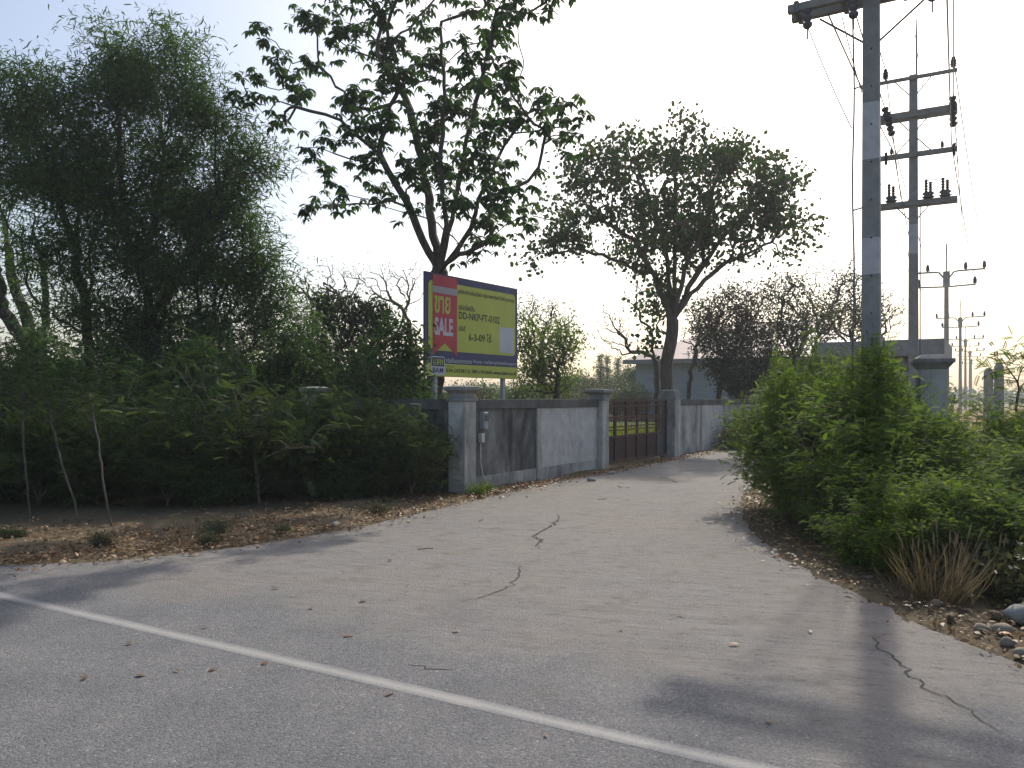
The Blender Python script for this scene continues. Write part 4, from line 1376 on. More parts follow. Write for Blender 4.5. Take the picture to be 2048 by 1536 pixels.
# --- thin leafless trees
def bare(label, px, top, lobes, d, seed, dens=5.0, leaf='small', mat='lf_olive', frac=0.35, mult=0.3, rb=0.12, group='half bare trees'):
    r = np.random.default_rng(seed)
    b = P(px, 798, d); b[2] = -0.1
    tg = lobe_targets(lobes, d, r, dens * 5, 0.8, 0.4)
    return tree('bare_tree', label, [[b, P(px + (top[0] - px) * .4, 798 + (top[1] - 798) * .5, d), P(top[0], top[1], d)]], tg, leaf, mat, 'twig', 0.007, rb, seed, bf=0.3, step=0.3, wob=0.07, mult=mult, leaf_frac=frac, group=group, split=0.4)
bare('leafless tree with thin branches just left of the billboard', 845, (815, 660), [(800, 570, 50, 50), (760, 560, 50, 40), (830, 540, 26, 40), (790, 640, 40, 40), (720, 545, 40, 26)], 32, 61, 9)
bare('leafless pale tree behind the dark leathery-leaved tree', 640, (650, 640), [(640, 545, 70, 26), (690, 560, 50, 40), (600, 570, 30, 30), (560, 560, 40, 30)], 34, 62, 8)
bare('twiggy tree with leafy base at the right edge of billboard', 1085, (1085, 690), [(1080, 640, 46, 50), (1110, 630, 40, 45), (1060, 610, 26, 36), (1130, 660, 30, 40)], 34, 63, 13, frac=0.8, mult=0.6)
bare('bare tree with slanting limbs between gate tree and near pole', 1560, (1620, 660), [(1640, 560, 70, 50), (1700, 540, 40, 50), (1690, 600, 50, 30), (1580, 560, 60, 40), (1720, 590, 30, 40)], 36, 64, 9, frac=0.4, mult=0.3)
bare('bushy half bare tree seen between the two big poles', 1745, (1760, 670), [(1770, 610, 40, 50), (1740, 640, 40, 50), (1800, 640, 20, 40), (1710, 640, 40, 40)], 40, 65, 13, frac=0.8, mult=0.5)
bare('spindly pale tree crossing the warehouse wall', 1372, (1395, 680), [(1400, 650, 30, 40), (1425, 620, 30, 30), (1370, 660, 24, 30)], 33, 66, 8, frac=0.3, mult=0.25, rb=0.09)
bare('twiggy tree arching left of the gate tree trunk', 1318, (1300, 650), [(1240, 640, 40, 40), (1210, 650, 36, 46), (1270, 600, 40, 40), (1225, 690, 30, 30)], 34, 67, 9, frac=0.5, mult=0.35)

# --- vine-covered thicket trees in front of the warehouse
def thicket(label, px, d, lobes, leaf, mat, seed, dens, mult, name='thicket_tree'):
    r = np.random.default_rng(seed)
    b = P(px, 798, d); b[2] = -0.1
    tg = lobe_targets(lobes, d, r, dens * 2.6, 0.8, 0.3)
    cx, cy = lobes[0][:2]
    return tree(name, label, [[b, P(px * .6 + cx * .4, 760, d), P(px * .3 + cx * .7, (cy + 760) / 2, d)]], tg, leaf, mat, 'bark_dark', 0.01, 0.12, seed, bf=0.35, step=0.3, mult=mult, split=0.4)
thicket('brown withered vine-covered tree next to the gate tree', 1430, 35, [(1460, 660, 80, 50), (1415, 640, 44, 50), (1520, 655, 60, 50), (1480, 600, 70, 40)], 'scrub', 'lf_brown', 71, 24, 0.85)
thicket('dark leafy tree in front of the warehouse doorway', 1480, 33, [(1470, 735, 64, 50), (1430, 700, 50, 40), (1525, 730, 50, 50), (1490, 770, 60, 26)], 'ellip', 'lf_mango', 72, 30, 1.2)
thicket('olive twiggy tree with dark trunk beside the concrete hut', 1582, 33, [(1590, 640, 66, 46), (1560, 700, 50, 50), (1610, 720, 40, 50), (1640, 650, 56, 46), (1570, 580, 50, 36)], 'scrub', 'lf_olive', 73, 22, 0.7)
thicket('grey-green tangled tree behind the near utility pole', 1690, 37, [(1700, 640, 50, 44), (1660, 610, 50, 36), (1740, 620, 40, 50), (1690, 570, 40, 30)], 'scrub', 'lf_olive', 75, 16, 0.8)
thicket('bushy green tree growing below the right end of billboard', 1110, 30, [(1120, 690, 48, 50), (1065, 715, 40, 56), (1095, 755, 66, 38), (1050, 660, 24, 44)], 'scrub', 'lf_shrub', 74, 30, 1.0)

# --- far things behind the wall
def poplar(px, top, d, seed, label):
    r = np.random.default_rng(seed)
    h = P(px, top, d)[2]
    b = P(px, 798, d); b[2] = -0.1
    n = 140
    z = r.uniform(0.12, 1, n)
    wd = 0.42 * np.sqrt(np.clip(1 - z, 0.02, 1)) * (0.6 + z)
    tg = np.stack([b[0] + r.normal(0, 1, n) * wd * 0.8, b[1] + r.normal(0, 1, n) * wd * 0.8, z * h], -1)
    tree('columnar_tree', label, [[b, (b[0], b[1], h * .5), (b[0] + .05, b[1], h * .95)]], tg, 'ellip', 'lf_far', 'bark_dark', 0.015, 0.14, seed, bf=0.2, step=0.6, mult=1.4, group='columnar trees far behind the gate')
for i, (px, top) in enumerate(((1201, 708), (1214, 713), (1236, 716), (1256, 738), (1283, 724))):
    poplar(px, top, 80, 80 + i, 'slim dark columnar tree rising far behind the wall')

def far_bush_proto(seed, mat, kind='small'):
    r = np.random.default_rng(seed)
    n = 150
    q = sph(r, n) * r.random((n, 1)) ** 0.35 * np.array([2.2, 2.0, 1.3]) + np.array([0, 0, 1.75])
    q[:, 2] = np.maximum(q[:, 2], 0.25)
    q[:, :2] *= (0.65 + 0.35 * r.random((n, 1)))
    N, par, dirs, tips = grow([[np.array([0, 0, -0.1]), np.array([0, 0, 0.5])]], q, r, 0.4, 0.4, 0.04)
    me, _ = branch_mesh('branches', N, par, dirs, tips, 0.012, 0.09, 4)
    me.materials.append(M['bark_dark'])
    k = 70
    pos = np.repeat(N[tips], k, 0) + r.normal(0, 0.28, (len(tips) * k, 3))
    L = r.uniform(0.10, 0.18, len(pos))
    lm = leaf_mesh('crown', pos, sph(r, len(pos)), sph(r, len(pos)) + np.array([0, 0, 0.6]), L, L * 0.55, T_DIAM, r)
    lm.materials.append(M[mat])
    return me, lm
FB = [far_bush_proto(91, 'lf_far'), far_bush_proto(92, 'lf_olive'), far_bush_proto(93, 'lf_far')]
def put_bush(protos, k, x, y, s, rz, name, label, group, cat='bush', sz=None, mat=None):
    me, lm = protos[k]
    o = empty(name, (x, y, 0), label, cat, group, rz)
    o.scale = (s, s, s if sz is None else sz)
    link('branches', me, None, o)
    tag(link('crown', lm, None, o), kind='stuff')
    return o
r = np.random.default_rng(95)
flb = 'rounded green bush in the far scrub behind the wall'
for px, d, s in ((1140, 60, .9), (1170, 66, 1.0), (1200, 58, .8), (1235, 62, .95), (1262, 55, .8), (1285, 70, 1.5), (1120, 50, .75), (1090, 48, .8), (1150, 80, 1.3), (1050, 42, .75), (1010, 44, .7), (960, 40, .75), (920, 38, .7), (1215, 85, 1.3)):
    p = P(px, 798, d)
    put_bush(FB, int(r.integers(3)), p[0], p[1], s, r.random() * 6, 'far_bush', flb, 'scrub bushes behind the wall')
flb2 = 'dark scrub bush under the trees behind the front wall'
for px, d, s in ((40, 34, .9), (130, 36, 1.0), (230, 33, .9), (330, 34, 1.0), (430, 33, .95), (520, 34, .9), (600, 36, 1.0), (690, 34, .9), (760, 32, .8), (830, 33, .8), (-40, 36, 1.0), (290, 28, .7), (470, 28, .7), (570, 27, .7)):
    p = P(px, 798, d)
    put_bush(FB, int(r.integers(3)), p[0], p[1], s, r.random() * 6, 'scrub_bush', flb2, 'scrub bushes behind the front wall')

# far treeline, one mass on the horizon
r = np.random.default_rng(96)
nb_ = 420
tx = r.uniform(-420, 480, nb_); ty = r.uniform(210, 320, nb_)
ts_ = r.uniform(2.0, 4.2, nb_)
k = 90
q = sph(r, nb_ * k) * r.random((nb_ * k, 1)) ** 0.4
pos = np.stack([np.repeat(tx, k) + q[:, 0] * np.repeat(ts_, k) * 1.6, np.repeat(ty, k) + q[:, 1] * np.repeat(ts_, k), np.maximum(0.1, np.repeat(ts_, k) * 0.85 * (1 + q[:, 2]))], -1)
L = r.uniform(0.9, 1.7, len(pos))
tag(link('distant_treeline', leaf_mesh('distant_treeline', pos, sph(r, len(pos)), sph(r, len(pos)), L, L * .7, T_DIAM, r), M['lf_far']), 'hazy line of trees along the horizon behind the field', 'treeline', kind='stuff')

# ------------------------------------------------------------------ shrubs near the road
def shrub_proto(seed, shape, nt_, kind, mat, bark='bark_pale', mult=1.0, h0=0.25, rb=0.03, nstem=6, zmin=0.2, frac=1.0):
    """shape: half widths x, y and height"""
    r = np.random.default_rng(seed)
    q = sph(r, nt_) * (0.35 + 0.65 * r.random((nt_, 1))) ** 0.6
    q = q * np.array([shape[0], shape[1], shape[2] * 0.5]) + np.array([0, 0, shape[2] * 0.52])
    q[:, 2] = np.maximum(q[:, 2] + r.normal(0, 0.12, nt_), zmin)
    nc = max(8, nt_ // 9)
    q = q[r.integers(0, nc, nt_)] + r.normal(0, 0.11, (nt_, 3))
    q[:, 2] = np.maximum(q[:, 2], zmin)
    stems = [[np.array([0, 0, -0.06]), np.array([0, 0, 0.06]), np.array([0, 0, 0.12])]]
    for i in range(nstem):
        a = r.random() * 6.28
        rad = r.uniform(0.25, 0.7)
        stems.append([np.array([0, 0, 0.06]), np.array([math.cos(a) * shape[0] * rad * .4, math.sin(a) * shape[1] * rad * .4, shape[2] * 0.3]), np.array([math.cos(a) * shape[0] * rad, math.sin(a) * shape[1] * rad, shape[2] * r.uniform(0.6, 0.95)])])
    N, par, dirs, tips = grow(stems, q, r, 0.35, 0.16, 0.02)
    me, _ = branch_mesh('stems', N, par, dirs, tips, 0.004, rb, 5)
    me.materials.append(M[bark])
    sel = tips if frac >= 1 else tips[r.random(len(tips)) < frac]
    lm = leaves_for(kind, N[sel], dirs[sel], r, (0, 0, 0), mult)
    lm.name = 'foliage'
    lm.materials.append(M[mat])
    return me, lm
def put_shrub(proto, x, y, s, rz, label, group=None, name='shrub', sz=None, cat='shrub'):
    me, lm = proto
    o = empty(name, (x, y, 0), label, cat, group, rz)
    o.scale = (s, s, s if sz is None else s * sz)
    link('stems', me, None, o)
    tag(link('foliage', lm, None, o), kind='stuff')
    return o

RS = [shrub_proto(101, (1.0, 1.0, 1.9), 620, 'pinnate', 'lf_shrub', mult=2.1), shrub_proto(102, (1.15, 1.0, 1.7), 620, 'pinnate', 'lf_shrub', mult=2.1), shrub_proto(103, (0.9, 1.1, 2.1), 620, 'pinnate', 'lf_shrub', mult=2.1)]
rgrp = 'shrubs of the roadside thicket'
rl_tall = 'tall leafy shrub crowding round the foot of the near utility pole'
rl_front = 'low leafy shrub along the lane edge of the roadside thicket'
rl_back = 'leafy shrub standing behind the old blue-sided pillar'
rl_mid = 'waist-high leafy shrub in front of the old blue-sided pillar'
for i, (x, y, s, sz, lb) in enumerate(((4.2, 11.5, .95, 1.0, rl_tall), (4.0, 9.9, .85, .95, rl_front), (4.75, 10.7, .95, 1.08, rl_tall), (4.75, 9.3, .8, .95, rl_tall), (4.35, 8.3, .75, .75, rl_front), (5.35, 12.5, 1.0, 1.0, rl_tall),
        (3.75, 8.9, .6, .8, rl_front), (3.6, 7.8, .55, .8, rl_front), (3.55, 7.0, .45, .75, rl_front), (4.1, 7.2, .55, .8, rl_front), (4.7, 7.6, .65, .7, rl_mid), (5.3, 8.5, .75, .62, rl_mid), (5.6, 9.6, .75, .7, rl_mid), (6.2, 9.0, .75, .65, rl_mid), (5.5, 7.4, .6, .6, rl_mid), (6.5, 8.0, .7, .6, rl_mid),
        (7.0, 12.3, .9, .95, rl_back), (7.6, 11.0, .85, .9, rl_back), (8.4, 12.2, .95, .85, rl_back), (6.9, 10.2, .75, .75, rl_mid), (7.9, 9.6, .85, .72, rl_mid), (8.9, 10.6, .9, .7, rl_back), (6.4, 13.6, .95, .95, rl_back), (7.2, 8.9, .7, .65, rl_mid), (4.05, 11.7, .36, 3.1, rl_tall), (4.65, 11.9, .4, 3.2, rl_tall), (3.7, 10.8, .34, 2.6, rl_front), (5.15, 11.3, .36, 3.3, rl_tall), (4.5, 10.4, .32, 3.2, rl_tall))):
    put_shrub(RS[i % 3], x, y, s, i * 1.3, lb, rgrp, sz=sz)

# low weeds at the right edge of the thicket
WD_ = [shrub_proto(111, (0.5, 0.5, 0.5), 120, 'small', 'lf_olive', 'twig', 1.1, rb=0.012, zmin=0.04), shrub_proto(112, (0.45, 0.5, 0.42), 120, 'small', 'lf_shrub', 'twig', 1.0, rb=0.012, zmin=0.04)]
vr = np.random.default_rng(113)
for i in range(9):
    e = np.array(left_edge[1]) + (np.array(left_edge[5]) - np.array(left_edge[1])) * vr.random()
    j = vr.random() * 4
    k_ = int(j)
    e = np.array(left_edge[1 + k_]) * (1 - j + k_) + np.array(left_edge[2 + k_]) * (j - k_)
    put_shrub(WD_[0], e[0] - 0.25 * vr.random(), e[1] + 0.4 + vr.random() * 1.3, vr.uniform(.12, .24), i * 1.3, 'tiny weed sprouting from the shaded earth verge', 'weeds on the shaded verge', 'weed', cat='weed')
wlab = 'low straggly weed growing on the verge below the thicket'
for i, (x, y, s) in enumerate(((4.6, 5.6, .8), (5.1, 6.2, 1.0), (4.2, 6.1, .8), (5.6, 6.6, 1.1), (4.9, 5.1, .7), (6.1, 6.9, 1.1), (4.4, 5.1, .6), (5.4, 5.6, .8), (3.8, 6.9, .6), (3.5, 7.5, .6), (6.8, 7.2, 1.2), (3.9, 5.35, .45))):
    put_shrub(WD_[i % 2], x, y, s, i * 2.1, wlab, 'weeds on the right verge', 'weed', cat='weed')

# feathery sapling at the right edge
r = np.random.default_rng(115)
DF = 13.0
bf_ = P(2030, 798, DF); bf_[2] = -0.05
tg = lobe_targets([(2020, 715, 40, 28), (2060, 705, 40, 30), (1985, 745, 22, 18), (2040, 760, 30, 26), (2080, 740, 40, 40)], DF, r, 150, 1.0, 0.2)
tree('feathery_sapling', 'sparse feathery sapling at the far right of the thicket', [[bf_, P(2035, 780, DF), P(2040, 750, DF)]], tg, 'feather', 'lf_shrub', 'twig', 0.003, 0.02, 115, bf=0.3, step=0.15, wob=0.02, mult=0.5, cat='sapling')

# dark shrubs before the front wall
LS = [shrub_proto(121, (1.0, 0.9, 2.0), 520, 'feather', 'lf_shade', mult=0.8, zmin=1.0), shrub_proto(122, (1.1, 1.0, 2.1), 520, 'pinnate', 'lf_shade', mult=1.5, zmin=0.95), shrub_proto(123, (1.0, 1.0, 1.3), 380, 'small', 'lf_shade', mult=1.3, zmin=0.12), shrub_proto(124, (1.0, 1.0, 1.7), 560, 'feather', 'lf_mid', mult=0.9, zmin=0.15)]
def fpos(t, off):
    p = C0 + Vv * t + FN * off
    return p
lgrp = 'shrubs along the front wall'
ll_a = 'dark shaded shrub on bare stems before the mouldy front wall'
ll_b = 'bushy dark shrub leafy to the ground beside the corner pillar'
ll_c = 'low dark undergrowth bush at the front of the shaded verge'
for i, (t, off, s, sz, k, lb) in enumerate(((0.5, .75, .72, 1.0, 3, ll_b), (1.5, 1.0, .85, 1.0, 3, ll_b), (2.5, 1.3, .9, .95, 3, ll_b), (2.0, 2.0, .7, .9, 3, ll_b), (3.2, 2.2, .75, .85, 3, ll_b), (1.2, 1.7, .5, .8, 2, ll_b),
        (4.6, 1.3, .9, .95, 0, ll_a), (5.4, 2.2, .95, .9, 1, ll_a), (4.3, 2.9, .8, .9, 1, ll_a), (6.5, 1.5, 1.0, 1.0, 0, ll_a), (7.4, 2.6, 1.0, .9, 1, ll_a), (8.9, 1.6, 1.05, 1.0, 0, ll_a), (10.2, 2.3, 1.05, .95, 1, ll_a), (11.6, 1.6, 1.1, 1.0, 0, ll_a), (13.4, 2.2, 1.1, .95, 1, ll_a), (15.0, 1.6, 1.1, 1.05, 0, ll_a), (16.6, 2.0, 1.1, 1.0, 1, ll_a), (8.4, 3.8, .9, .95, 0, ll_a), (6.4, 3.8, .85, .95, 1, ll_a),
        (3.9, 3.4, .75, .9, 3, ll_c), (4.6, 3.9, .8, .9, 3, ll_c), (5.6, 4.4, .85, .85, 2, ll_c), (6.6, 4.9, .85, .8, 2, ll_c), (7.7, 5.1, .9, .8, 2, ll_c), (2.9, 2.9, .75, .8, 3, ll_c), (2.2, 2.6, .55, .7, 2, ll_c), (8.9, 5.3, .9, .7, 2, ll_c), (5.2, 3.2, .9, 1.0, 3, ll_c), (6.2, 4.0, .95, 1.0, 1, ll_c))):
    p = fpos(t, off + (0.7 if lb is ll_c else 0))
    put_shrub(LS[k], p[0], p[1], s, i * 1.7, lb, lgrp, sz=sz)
GP = shrub_proto(126, (0.38, 0.35, 0.9), 70, 'pinnate', 'lf_mid', mult=1.2, zmin=0.45, rb=0.012, nstem=3)
for i, (px, d, s, lb) in enumerate(((430, 12.6, 2.3, 'arching sapling with long glossy pinnate leaves beside the second wall pillar'), (520, 12.2, 1.9, 'smaller glossy pinnate sapling in front of the arching one'))):
    g = P(px, 798, d)
    put_shrub(GP, g[0], g[1], s, i * 2.2 + .4, lb, None, 'glossy_sapling', cat='sapling')
# taller leafy saplings rising over the wall
LT = [shrub_proto(131, (1.1, 1.0, 3.1), 560, 'ellip', 'lf_shade', mult=0.9, zmin=1.2, rb=0.04), shrub_proto(132, (1.0, 1.0, 2.9), 560, 'pinnate', 'lf_shade', mult=1.3, zmin=1.2, rb=0.04)]
tl = 'tall leafy sapling leaning over the front wall coping'
for i, (t, off, s, k) in enumerate(((2.5, -0.4, .85, 1), (3.1, -1.6, 1.0, 0), (1.75, -0.3, .68, 1), (4.9, -0.9, .95, 0), (6.2, -1.0, 1.05, 1), (7.8, -1.0, 1.1, 0), (9.4, -1.1, 1.1, 1), (11.0, -1.0, 1.05, 0), (5.6, .7, .85, 0), (8.3, .6, .95, 1), (12.0, -2.2, 1.1, 1), (15.2, -1.3, 1.1, 0))):
    p = fpos(t, off)
    put_shrub(LT[k], p[0], p[1], s, i * 2.3, tl, 'saplings over the front wall', 'leafy_sapling', cat='sapling')
# thin bare-stemmed saplings at the verge
def stem_sapling(px, y, pts, label, seed):
    g = G(px, y)
    r = np.random.default_rng(seed)
    d = g[1]
    tr_ = [np.array([g[0], g[1], -0.05])] + [P(x, yy, d + dd) for x, yy, dd in pts]
    top = tr_[-1]
    tg = top + sph(r, 60) * r.random((60, 1)) ** 0.5 * np.array([0.55, 0.5, 0.6]) + np.array([0, 0, 0.35])
    tree('thin_sapling', label, [tr_], tg, 'pinnate', 'lf_shade', 'twig', 0.003, 0.013, seed, bf=0.3, step=0.15, wob=0.012, mult=1.2, cat='sapling', split=0.6)
stem_sapling(62, 1035, [(52, 950, 0), (45, 870, 0.1), (50, 780, .3)], 'thin pale sapling with upright stem at the wall end of verge', 141)
stem_sapling(162, 1046, [(142, 980, 0), (122, 925, 0.1), (95, 810, .4)], 'thin sapling leaning away from the billboard over the verge', 142)
stem_sapling(226, 1055, [(212, 1000, 0), (206, 950, 0.1), (180, 800, .5)], 'thin sapling with slightly bent stem beside a crossed stick', 143)
# vine weeds on the far lane wall
VW = shrub_proto(151, (0.75, 0.35, 0.95), 150, 'small', 'lf_olive', 'twig', 1.0, rb=0.015, zmin=0.05)
for i, (t, off, s) in enumerate(((15.2, .55, 1.0), (16.8, .6, .85), (14.0, .5, .7), (18.6, .6, .9))):
    p = C0 + U * t + LN * off
    put_shrub(VW, p[0], p[1], s, math.atan2(U[1], U[0]) + i * 3.1, 'wispy weed climbing the pale wall beyond the gate', 'weeds at the far wall', 'climbing_weed', cat='weed')
for i, (t, off, s) in enumerate(((0.3, .3, .22), (-0.2, .4, .28))):
    p = C0 + U * t + LN * off
    put_shrub(WD_[1], p[0], p[1], s, i * 1.1, 'small green weed at the foot of the corner pillar', 'weeds at the corner pillar', 'weed', cat='weed')

# dry seeding grass clump at right
r = np.random.default_rng(161)
def grass_clump(x, y, nbl, hh, label, heads=16):
    o = empty('grass_clump', (x, y, 0), label, 'grass')
    a = r.random(nbl) * 6.28
    rad = r.random(nbl) ** 0.5 * 0.16
    base = np.stack([np.cos(a) * rad, np.sin(a) * rad, np.full(nbl, -0.02)], -1)
    lean = np.stack([np.cos(a), np.sin(a), np.zeros(nbl)], -1) * r.uniform(0.05, 0.9, (nbl, 1)) + np.array([0, 0, 1.0])
    L = r.uniform(0.25, 1.0, nbl) * hh
    tag(link('blades', leaf_mesh('blades', base, lean, np.cross(lean, np.array([0, 0, 1.0])) + r.normal(0, 0.2, (nbl, 3)) - lean * 0, L, np.full(nbl, 0.006), T_SICKLE, r), M['straw'], o), kind='stuff')
    mb = MB()
    for i in range(heads):
        an = r.random() * 6.28
        b0 = Vector((math.cos(an) * 0.08, math.sin(an) * 0.08, 0))
        ln_ = Vector((math.cos(an) * r.uniform(.05, .55), math.sin(an) * r.uniform(.05, .55), 1)).normalized()
        H = hh * r.uniform(0.55, 0.95)
        mb = MB()
        mb.tube([b0, b0 + ln_ * H], 0.0025, 3)
        mb.lathe(b0 + ln_ * H, [(0.002, 0), (0.006, 0.02), (0.007, 0.05), (0.005, 0.09), (0.001, 0.12)], 5, ln_)
        me = bpy.data.meshes.new('seed_head'); me.from_pydata(mb.v, [], mb.f); me.update()
        link('seed_head', me, M['seed'], o)
g = G(1880, 1205); grass_clump(g[0], g[1], 260, 0.62, 'dry straw-coloured grass clump with seed heads at the thicket edge')
g = G(1950, 1190); grass_clump(g[0] + .1, g[1], 160, 0.5, 'smaller dry grass clump beside the seeding one', 8)
g = G(1840, 1200); grass_clump(g[0], g[1] + .1, 90, 0.42, 'sparse dry grass tuft on the lane side of the seeding clump', 4)

# stones, husks and rubble
def rock(px, y, s, mat, label, name='stone', cat='stone', seed=0):
    g = G(px, y)
    bm = bmesh.new()
    bmesh.ops.create_icosphere(bm, subdivisions=2, radius=1)
    rr = np.random.default_rng(seed)
    ph = rr.random(6) * 6.28
    for v in bm.verts:
        c = v.co
        f = 1 + 0.09 * math.sin(3 * c.x + ph[0]) + 0.09 * math.sin(4 * c.y + ph[1]) + 0.07 * math.sin(5 * c.z + ph[2]) + 0.06 * math.sin(9 * c.x + 7 * c.y + ph[3])
        f += 0.07 * math.sin(13 * c.z + 11 * c.y + ph[4]) + rr.normal(0, 0.015)
        v.co = Vector((c.x * s[0] * f, c.y * s[1] * f, c.z * s[2] * f)) * 0.75
    me = bpy.data.meshes.new(name); bm.to_mesh(me); bm.free()
    me.polygons.foreach_set('use_smooth', np.ones(len(me.polygons), bool))
    o = link(name, me, M[mat], None, (g[0], g[1], s[2] * 0.36))
    o.rotation_euler = (rr.uniform(-.2, .2), rr.uniform(-.2, .2), rr.random() * 6)
    return tag(o, label, cat)
rock(1768, 1178, (.06, .05, .045), 'husk', 'split brown husk lying beside the bleached husk', 'husk', 'husk', 1)
rock(1740, 1160, (.08, .05, .035), 'stone_pale', 'bleached flat husk at the foot of the thicket', 'husk', 'husk', 2)
rock(1903, 1240, (.11, .05, .045), 'husk', 'long brown husk on the edge of the lane', 'husk', 'husk', 3)
rock(1870, 1212, (.07, .06, .05), 'stone', 'round brown stone under the dry grass clump', seed=4)
rock(1962, 1262, (.08, .06, .05), 'stone', 'brown stone just past the long husk', seed=5)
rock(2015, 1290, (.06, .05, .045), 'stone', 'brown stone halfway between the long husk and cracked lane end', seed=6)
rock(2040, 1312, (.07, .055, .05), 'stone', 'rough stone at the cracked end of the lane', seed=7)
rock(2044, 1238, (.17, .16, .10), 'stone_pale', 'large pale rubble lump among the verge weeds', 'rubble', 'rubble', 8)
rock(672, 1052, (.13, .08, .05), 'stone_pale', 'pale lump of rubbish on the verge before dark shrubs', 'rubble', 'rubble', 9)
rock(1182, 962, (.12, .08, .06), 'stone_pale', 'pale lump at the foot of the gate pillar', 'rubble', 'rubble', 10)
rock(1222, 948, (.14, .08, .05), 'stone_pale', 'flat pale lump lying by the gate end', 'rubble', 'rubble', 11)
rock(995, 985, (.14, .06, .04), 'stone', 'flat stone lying along the stained panel', seed=12)
rock(2005, 1265, (.09, .07, .06), 'stone', 'dark brown stone against the large pale rubble lump', seed=13)
rock(1990, 1235, (.06, .05, .05), 'husk', 'small brown husk under the verge weeds', 'husk', 'husk', 14)

# fallen leaves: litter along the edges, and single leaves on the road
def scatter_litter(name, label, line, n, spread, zlift, r, mat='litter', size=(0.03, 0.075)):
    pts = np.array(line, float)
    seg = np.linalg.norm(np.diff(pts, axis=0), axis=1)
    cs = np.concatenate([[0], np.cumsum(seg)])
    s = r.random(n) * cs[-1]
    i = np.clip(np.searchsorted(cs, s) - 1, 0, len(seg) - 1)
    f = (s - cs[i]) / seg[i]
    p = pts[i] + (pts[i + 1] - pts[i]) * f[:, None]
    t = (pts[i + 1] - pts[i]) / seg[i][:, None]
    nn = np.stack([-t[:, 1], t[:, 0]], -1)
    p = p + nn * (r.normal(spread[0], spread[1], n))[:, None]
    pos = np.stack([p[:, 0], p[:, 1], np.full(n, zlift) + r.random(n) * 0.03], -1)
    d = sph(r, n) * np.array([1, 1, 0.35])
    L = r.uniform(*size, n)
    me = leaf_mesh(name, pos, d, np.array([[0, 0, 1.0]]) + r.normal(0, 0.35, (n, 3)), L, L * r.uniform(0.3, 0.6, n), T_OVAL, r)
    return tag(link(name, me, M[mat]), label, 'leaf litter', kind='stuff')
r = np.random.default_rng(171)
scatter_litter('leaf_litter', 'dry brown leaves and twigs along the shaded verge', left_edge[1:7], 4200, (0.35, 0.26), 0.012, r)
scatter_litter('leaf_litter', 'dry leaves drifted against the wall and gate', [tuple(C0 + U * t + LN * .45) for t in (-.5, 3, 6, 9, 12, 16)], 2600, (0.0, 0.2), 0.012, r)
scatter_litter('leaf_litter', 'straw-coloured litter along the foot of the thicket', right_edge[3:13], 4200, (0.32, 0.22), 0.012, r, size=(0.025, 0.07))
scatter_litter('leaf_litter', 'brown litter under the shrubs of the front wall', [tuple(fpos(t, 2.2)) for t in (0, 4, 8, 12, 16)], 2600, (0, 0.9), 0.02, r)

scatter_litter('leaf_litter', 'loose dry leaves and bark over the shaded earth verge', left_edge[1:7], 5200, (1.0, 0.55), 0.016, r, size=(0.025, 0.08))
fl_me = leaf_mesh('fallen_leaf', np.array([[0, 0, 0.0]]), np.array([[1, 0, .05]]), np.array([[0, 0, 1.0]]), np.array([0.075]), np.array([0.03]), T_OVAL, r, rnd=np.array([0.2]))
fl_me.materials.append(M['litter'])
tw_mb = MB().tube([(-.09, 0, 0), (-.03, .012, .008), (.03, 0, .003), (.09, .02, .006)], 0.004, 5)
tw_me = bpy.data.meshes.new('fallen_twig'); tw_me.from_pydata(tw_mb.v, [], tw_mb.f); tw_me.materials.append(M['bark_dark'])
for i, (px, y) in enumerate(((770, 1394), (1090, 1470), (360, 1345), (435, 1338), (270, 1353), (530, 1325), (165, 1362), (776, 1120), (835, 1222), (685, 1275), (905, 1262), (1620, 1262), (1540, 1450), (820, 1172), (1370, 1232), (1240, 1262), (420, 1255), (540, 1178), (720, 1205), (1300, 1150), (1480, 1290), (620, 1215), (250, 1290))):
    g = G(px, y)
    o = link('fallen_leaf', fl_me, None, None, (g[0], g[1], 0.009))
    o.rotation_euler = (r.uniform(-.1, .1), r.uniform(-.1, .1), r.random() * 6)
    o.scale = (r.uniform(.55, 1.15), r.uniform(.6, 1.4), 1)
    tag(o, 'single curled dry leaf lying on the open road surface', 'leaf', 'dry leaves scattered on the road')
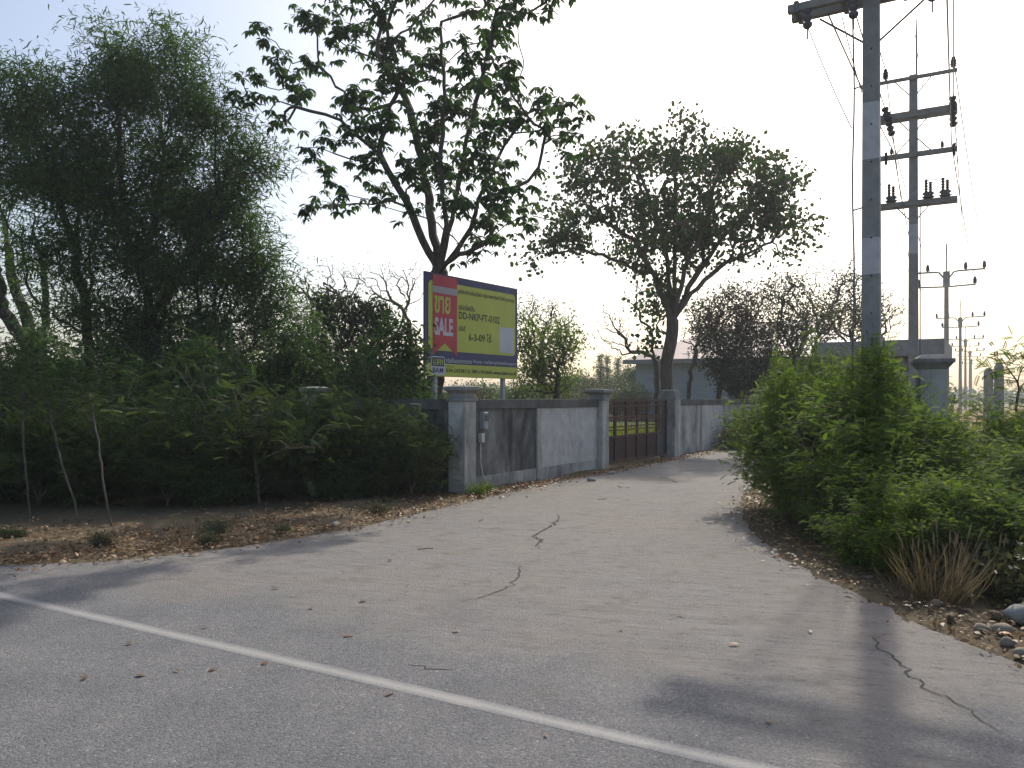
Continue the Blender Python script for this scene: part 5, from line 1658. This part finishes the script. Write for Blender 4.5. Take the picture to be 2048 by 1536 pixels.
for px, y in ((1255, 977), (1330, 957), (1240, 975), (1205, 1000), (960, 1043), (1350, 965), (850, 1100)):
    g = G(px, y)
    o = link('fallen_twig', tw_me, None, None, (g[0], g[1], 0.010))
    o.rotation_euler = (0, 0, r.random() * 6)
    tag(o, 'short dark twig lying on the lane near the gate', 'twig', 'twigs dropped on the lane')

# lawn inside the plot
lawn_poly = [C0 + U * .2 - LN * .4, C0 + U * 42 - LN * .4, C0 + U * 42 - LN * 22, C0 + U * .2 - LN * 22]
bm = bmesh.new(); bm.faces.new([bm.verts.new((p[0], p[1], 0.1)) for p in lawn_poly]); bmesh.ops.recalc_face_normals(bm, faces=bm.faces)
me = bpy.data.meshes.new('lawn'); bm.to_mesh(me); bm.free()
tag(link('lawn', me, plain('lawn_soil', (0.10, 0.13, 0.035), 0.95, 0.35, 1.2, spec=0.1)), 'weedy green plot inside the wall', kind='structure')
n = 26000
tt, oo = r.uniform(3, 26, n), -0.5 - r.random(n) * 14
pp = C0[None] + U[None] * tt[:, None] + LN[None] * oo[:, None]
pos = np.stack([pp[:, 0], pp[:, 1], np.full(n, 0.09)], -1)
d = r.normal(0, 0.35, (n, 3)) + np.array([0, 0, 1.0])
L = r.uniform(0.15, 0.42, n)
tag(link('lawn_grass', leaf_mesh('lawn_grass', pos, d, r.normal(0, 1, (n, 3)) * np.array([1, 1, .2]), L, np.full(n, 0.03), T_DIAM, r), M['grass']), 'sunlit yellow-green grass behind the gate', 'grass', kind='stuff')

# ------------------------------------------------------------------ haze
hz = MB().box((30, 190, 8.2), (1100, 430, 18.9)).build('haze', None)
hm = bpy.data.materials.new('thin_haze')
hm.use_nodes = True
hn = hm.node_tree
for nd in list(hn.nodes):
    if nd.type == 'BSDF_PRINCIPLED':
        hn.nodes.remove(nd)
pv = hn.nodes.new('ShaderNodeVolumePrincipled')
pv.inputs['Color'].default_value = (0.9, 0.94, 1.0, 1)
pv.inputs['Density'].default_value = 0.001
pv.inputs['Anisotropy'].default_value = 0.3
hn.links.new(pv.outputs[0], hn.nodes['Material Output'].inputs['Volume'])
hz.data.materials.append(hm)
tag(hz, kind='stuff')
